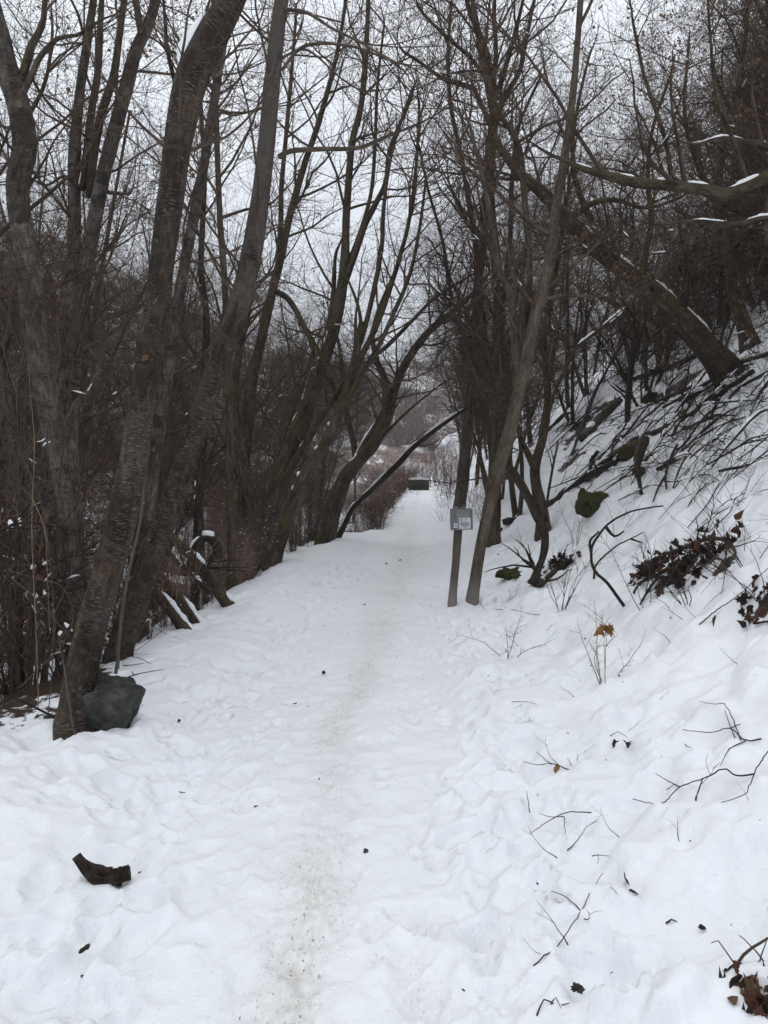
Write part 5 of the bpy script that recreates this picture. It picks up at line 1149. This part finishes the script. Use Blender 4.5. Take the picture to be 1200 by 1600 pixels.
def stone(name, label, at, size, mat, seed, cuts=9, sub=4, rough=.05, rot=0, cat='rock', group=None, smooth=False):
    rng = np.random.default_rng(seed); v, f = ICO[sub]; v = v.copy()
    for _ in range(cuts):
        n = norm(rng.normal(size=3)); h = .62 + .25 * rng.random(); q = v @ n
        v -= np.clip(q - h, 0, None)[:, None] * n
    v *= (1 + rough * fbm(v[:, 0] * 3 + seed, v[:, 1] * 3 + v[:, 2] * 2.3, seed, 4))[:, None]
    v = v * np.asarray(size); c, s = math.cos(rot), math.sin(rot); v = np.column_stack([v[:, 0] * c - v[:, 2] * s, v[:, 1], v[:, 0] * s + v[:, 2] * c])
    o = add(name, v, None, f, mat, None, smooth); o.location = [float(x) for x in at]; tag(o, label, cat, group); return o
hb, db = hit(170, 1128)
stone('boulder', 'dark grey-green angular boulder against the foot of the thick dark trunk', P(176, 1108, db + .05), (.225, .19, .195), 'rock', 5, 13, 4, .11, .15, smooth=True)
for i, (px, py, s, lb) in enumerate([(932, 790, (.26, .22, .2), 'larger mossy stone on the slope beside the forked maple'), (912, 782, (.13, .13, .2), 'smaller upright mossy stone beside the larger one'), (800, 898, (.22, .16, .09), 'flat green moss mound past the leaning maple'), (938, 716, (.22, .2, .15), 'moss-dark stone under the slope logs'),
                                     (1000, 738, (.12, .1, .08), 'small mossy lump by the rotten snag'), (975, 714, (.2, .2, .12), 'mossy hump beside the long log'), (1020, 625, (.3, .2, .2), 'mossy block high among the slope debris'), (800, 815, (.2, .15, .1), 'dark stone in snow left of the forked maple'), (778, 832, (.15, .12, .1), 'small dark stone between the two maples'), (770, 800, (.2, .15, .12), 'dark stone far behind the leaning maple')]):
    h, d = hit(px, py); stone('mossy_stone' if i < 7 else 'stone', lb, h, s, 'moss_rock' if i < 7 else 'wet_rock', 30 + i, 6, 4, .25, 0, smooth=True)
stone('stone', 'black wet stone showing through snow near the corner', hit(903, 1546)[0] + [0, 0, .004], (.02, .018, .012), 'wet_rock', 51, 6, 4, .35)
stone('stone', 'small dark pebble on the trodden path', hit(571, 1331)[0] + [0, 0, .004], (.013, .012, .011), 'wet_rock', 52, 5, 2, .1)
for i in range(26):               # stones and rubble in the stream gully
    y = rl.uniform(8, 26); u = -rl.uniform(3.2, 6.5); x = u2x(u, y); s = rl.uniform(.12, .38)
    o = stone('gully_stone', 'dark wet stone in the gully under the willows', (x, y, gz(x, y)), (s, s * .8, s * .6), 'wet_rock', 200 + i, 7, 2, .12, 0, group='stones in the gully')
for i, (px, py, s) in enumerate([(438, 872, .28), (505, 842, .3), (478, 858, .2), (462, 862, .16), (395, 900, .14)]):
    h, d = hit(px, py); h = h + [-.12, .25, -.12]
    e = stone('verge_stone', ['dark verge stone beside the tan mossy stem', 'dark verge stone at the foot of the arching willow', 'small verge stone midway to the arching willow', 'smallest verge stone next to the midway one', 'stone chip by the tan mossy stem on the verge'][i], h, (s, s * .8, s * .6), 'wet_rock', 240 + i, 7, 4, .1)

# ------------------------------------------------------------------ broken branch stub in the near snow
dd = hit(150, 1375)[1]
fallen('branch_stub', 'broken dark branch stub sticking out of the near snow', [[(118, 1338, 12, -.03), (126, 1349, 13, -.03), (138, 1361, 19, -.02), (152, 1369, 26, -.01), (168, 1372, 23, 0), (184, 1369, 20, .01), (203, 1364, 20, .02)], [(150, 1374, 22, .0), (142, 1384, 15, -.01), (133, 1379, 4, -.02)], [(184, 1384, 8, -.01), (188, 1366, 8, -.01), (187, 1354, 3, -.01)], [(160, 1364, 14, -.01), (170, 1358, 7, -.02), (176, 1355, 2, -.02)]], 'stub', 571, twigs=0, mode='up', d=dd, cat='branch stub', sides=26, wob=.6)
fallen('branch_stub', 'small dark stub end below the broken branch stub', [[(124, 1490, 4), (128, 1486, 8), (132, 1483, 6), (135, 1481, 9), (139, 1478, 4)]], 'dark', 572, lift=.004, cat='branch stub', wob=.5)

# ------------------------------------------------------------------ sign box on its post
def bevel_box(name, size, mat, parent=None, loc=(0, 0, 0), bev=.004, rot=None):
    import bmesh
    bm = bmesh.new(); bmesh.ops.create_cube(bm, size=1.0)
    for v in bm.verts: v.co = Vector((v.co.x * size[0], v.co.y * size[1], v.co.z * size[2]))
    if bev: bmesh.ops.bevel(bm, geom=list(bm.edges), offset=min(bev, min(size) * .3), segments=2, affect='EDGES', profile=.7)
    me = bpy.data.meshes.new(name); bm.to_mesh(me); bm.free(); me.materials.append(M[mat])
    o = bpy.data.objects.new(name, me); col.objects.link(o); o.parent = parent; o.location = loc
    if rot: o.rotation_euler = rot
    return o
M['box_metal'] = mat_flat('grey_box_metal', [(.15, .152, .15), (.20, .202, .198), (.23, .232, .228)], 14, .5, .15)
M['box_edge'] = mat_flat('grey_box_edge', [(.11, .112, .11), (.16, .16, .155)], 20, .5, .1)
M['label'] = mat_flat('printed_label', [(.50, .51, .52), (.60, .61, .62)], 20, .45)
M['ink'] = mat_flat('blue_ink', [(.05, .075, .17), (.09, .12, .23)], 60, .6)
M['ink_grey'] = mat_flat('grey_ink', [(.14, .14, .16), (.24, .24, .26)], 60, .6)
hp, dp = hit(708, 947)
root = empty('sign_post', hp, 'grey metal box with a white notice on a weathered wooden post beside the path', 'sign post')
pl = px_line([(707, 952, 17), (707, 940, 17), (708, 925, 15), (712, 880, 14.5), (715, 840, 15.5), (718, 800, 16), (719, 792, 15)], dp, dp)
pl = np.vstack([[*(pl[0, :3] - [0, 0, .2]), pl[0, 3]], pl]); ps = spline(pl, .04)
tubes('post', [(ps[None, :, :3], ps[None, :, 3], 18)], 'post', root, origin=hp, wob=.09, close=True)
sg = dp / FPX
bx = bevel_box('box', (31.5 * sg, .11, 32 * sg), 'box_metal', root, P(720.5, 811.5, dp - .10) - hp, .006, (0, math.radians(-1.5), math.radians(13)))
W, Hh = 31.5 * sg, 32 * sg; fy = -.055
bevel_box('side_strip', (.028, .016, Hh * 1.0), 'box_edge', bx, (W / 2 - .012, fy - .004, 0), .002)
bevel_box('hinge_strip', (.034, .008, Hh * .94), 'box_edge', bx, (-W / 2 + .030, fy - .002, .002), .002)
for z, h in ((.075, .02), (.045, .016), (.012, .03), (-.02, .018)): bevel_box('catch', (.010, .010, h), 'ink_grey', bx, (-W / 2 + .032, fy - .008, z), .001)
for x in (-.075, .035): bevel_box('bracket', (.042, .03, .035), 'box_edge', bx, (x, -.01, Hh / 2 + .014), .003)
bevel_box('top_rim', (W * 1.02, .122, .010), 'box_edge', bx, (0, -.001, Hh / 2 - .003), .002)
st = bevel_box('sticker', (.046, .004, .056), 'label', bx, (-W / 2 + .032, fy - .009, -Hh / 2 + .058), .001)
for z in (.014, 0., -.014): bevel_box('text_line', (.020, .003, .007), 'ink_grey', st, (.002, -.003, z), 0)
lb = bevel_box('notice', (.150, .005, .132), 'label', bx, (.028, fy - .006, -Hh / 2 + .082), .001)
em = add('emblem', [[.018 * math.cos(a), 0, .012 * math.sin(a)] for a in np.linspace(math.pi, 2 * math.pi, 13)] + [[0, -.001, -.002]], None, [[i, i + 1, 13] for i in range(12)], 'ink', lb, False); em.location = (-.045, -.0045, .046)
bevel_box('emblem_top', (.024, .002, .007), 'ink_grey', lb, (-.045, -.0035, .052), 0)
for z, segs, mt in ((.052, [(.005, .02), (.03, .018)], 'ink_grey'), (.040, [(.01, .03)], 'ink_grey'), (.016, [(-.03, .05), (.02, .035)], 'ink_grey'), (-.002, [(-.045, .04), (-.002, .036), (.040, .034)], 'ink'), (-.016, [(-.03, .045), (.025, .04)], 'ink'), (-.032, [(-.04, .03), (-.004, .034), (.036, .03)], 'ink'), (-.045, [(0, .06)], 'ink_grey')):
    for x, w in segs: bevel_box('text_line', (w, .002, .0085 if z < .03 else .005), mt, lb, (x, -.0035, z), 0)

# ------------------------------------------------------------------ block at the end of the path
M['block'] = mat_flat('dark_weathered_block', [(.028, .024, .018), (.05, .043, .032), (.07, .062, .05)], 3, .9, .4)
hk, dk = hit(655, 766)
bl = empty('block', hk, 'dark squared block with a snow cap standing at the end of the path', 'block')
s = dk / FPX
bevel_box('body', (32 * s, .55, 18.5 * s), 'block', bl, (0, .3, 8.0 * s), .06, (0, 0, math.radians(-4)))
cap = bevel_box('snow_cap', (31.5 * s, .56, .11), 'snow', bl, (0, .3, 17.6 * s), .05, (0, math.radians(1.0), math.radians(-4)))

# ------------------------------------------------------------------ small litter on the snow
rq = np.random.default_rng(4242)
sp = []
for i in range(4):
    rng = np.random.default_rng(900 + i)
    l = stem_line(rng, 0, 0, -.3 + .15, (1.3 * rng.normal(), 1.3 * rng.normal()), .0022, 7, .2, -.2); l[:, 2] += .28
    C1, R1 = grow(rng, l[None, :, :3], l[None, :, 3], 2.0, .3, 1., -.05, 45, 4, .2, 0, .6, .0012, rabs=.0014)
    e = empty('sprig', (0, 0, 0), 'x', 'twig'); tubes('stem', [(l[None, :, :3], l[None, :, 3], 4)], 'twig_dark', e, vec=False)
    tubes('twigs', [(C1, R1, 3)], 'twig_dark', e, vec=False, kind='stuff'); sp.append((e, list(e.children)))
for i in range(60):
    while True:
        px, py = rq.uniform(700, 1195), rq.uniform(700, 1560)
        if px > 760 + max(0, py - 900) * .12 and (py > 800 or px > 1000) and rq.random() < 1.15 - py / 1350: break
    h, d = hit(px, py); e, kk = sp[i % 4]; s = .5 + .9 * rq.random()
    lb_ = 'small dark twig poking through the slope snow'; gp = 'twigs poking through the slope snow'
    if i < 4: e.location = [float(c) for c in h]; e.rotation_euler = (0, 0, rq.random() * 6.28); e.scale = (s, s, s); e['label'] = lb_; e['group'] = gp
    else: copy_tree(e, h, rq.random() * 6.28, (s, s, s), lb_, gp, kk)
n = 420
yy = 2.2 + 14 * rq.random(n) ** 1.3; uu = np.where(rq.random(n) < .8, .9 + 5.0 * rq.random(n), rq.normal(size=n) * 1.1); xx = uu + xc(yy)
zz = ground_z(xx, yy)
v, t = leaf_mesh(rq, np.stack([xx, yy, zz + .004], 1), .013, .05, 1, .0)
o = add('leaf_litter', v, None, t, 'leaf_dark', None, False, None, 'stuff'); tag(o, 'dark crumbs of leaf and bark scattered over the snow', 'litter')

# ------------------------------------------------------------------ thin winter haze
mh = bpy.data.materials.new('haze_air'); mh.use_nodes = True; th = mh.node_tree; th.nodes.clear()
oh = th.nodes.new('ShaderNodeOutputMaterial'); ph = th.nodes.new('ShaderNodeVolumePrincipled')
ph.inputs['Color'].default_value = (.93, .96, 1.0, 1); ph.inputs['Density'].default_value = 0.0011
th.links.new(ph.outputs[0], oh.inputs['Volume'])
x0, x1, y0, y1, z0, z1 = -420., 420., -40., 760., -9., 120.
hz = add('haze', [[x, y, z] for x in (x0, x1) for y in (y0, y1) for z in (z0, z1)], [[0, 1, 3, 2], [4, 6, 7, 5], [0, 4, 5, 1], [2, 3, 7, 6], [0, 2, 6, 4], [1, 5, 7, 3]], None, mh, None, False, None, 'stuff')
tag(hz, 'thin pale winter haze filling the valley air', 'haze')
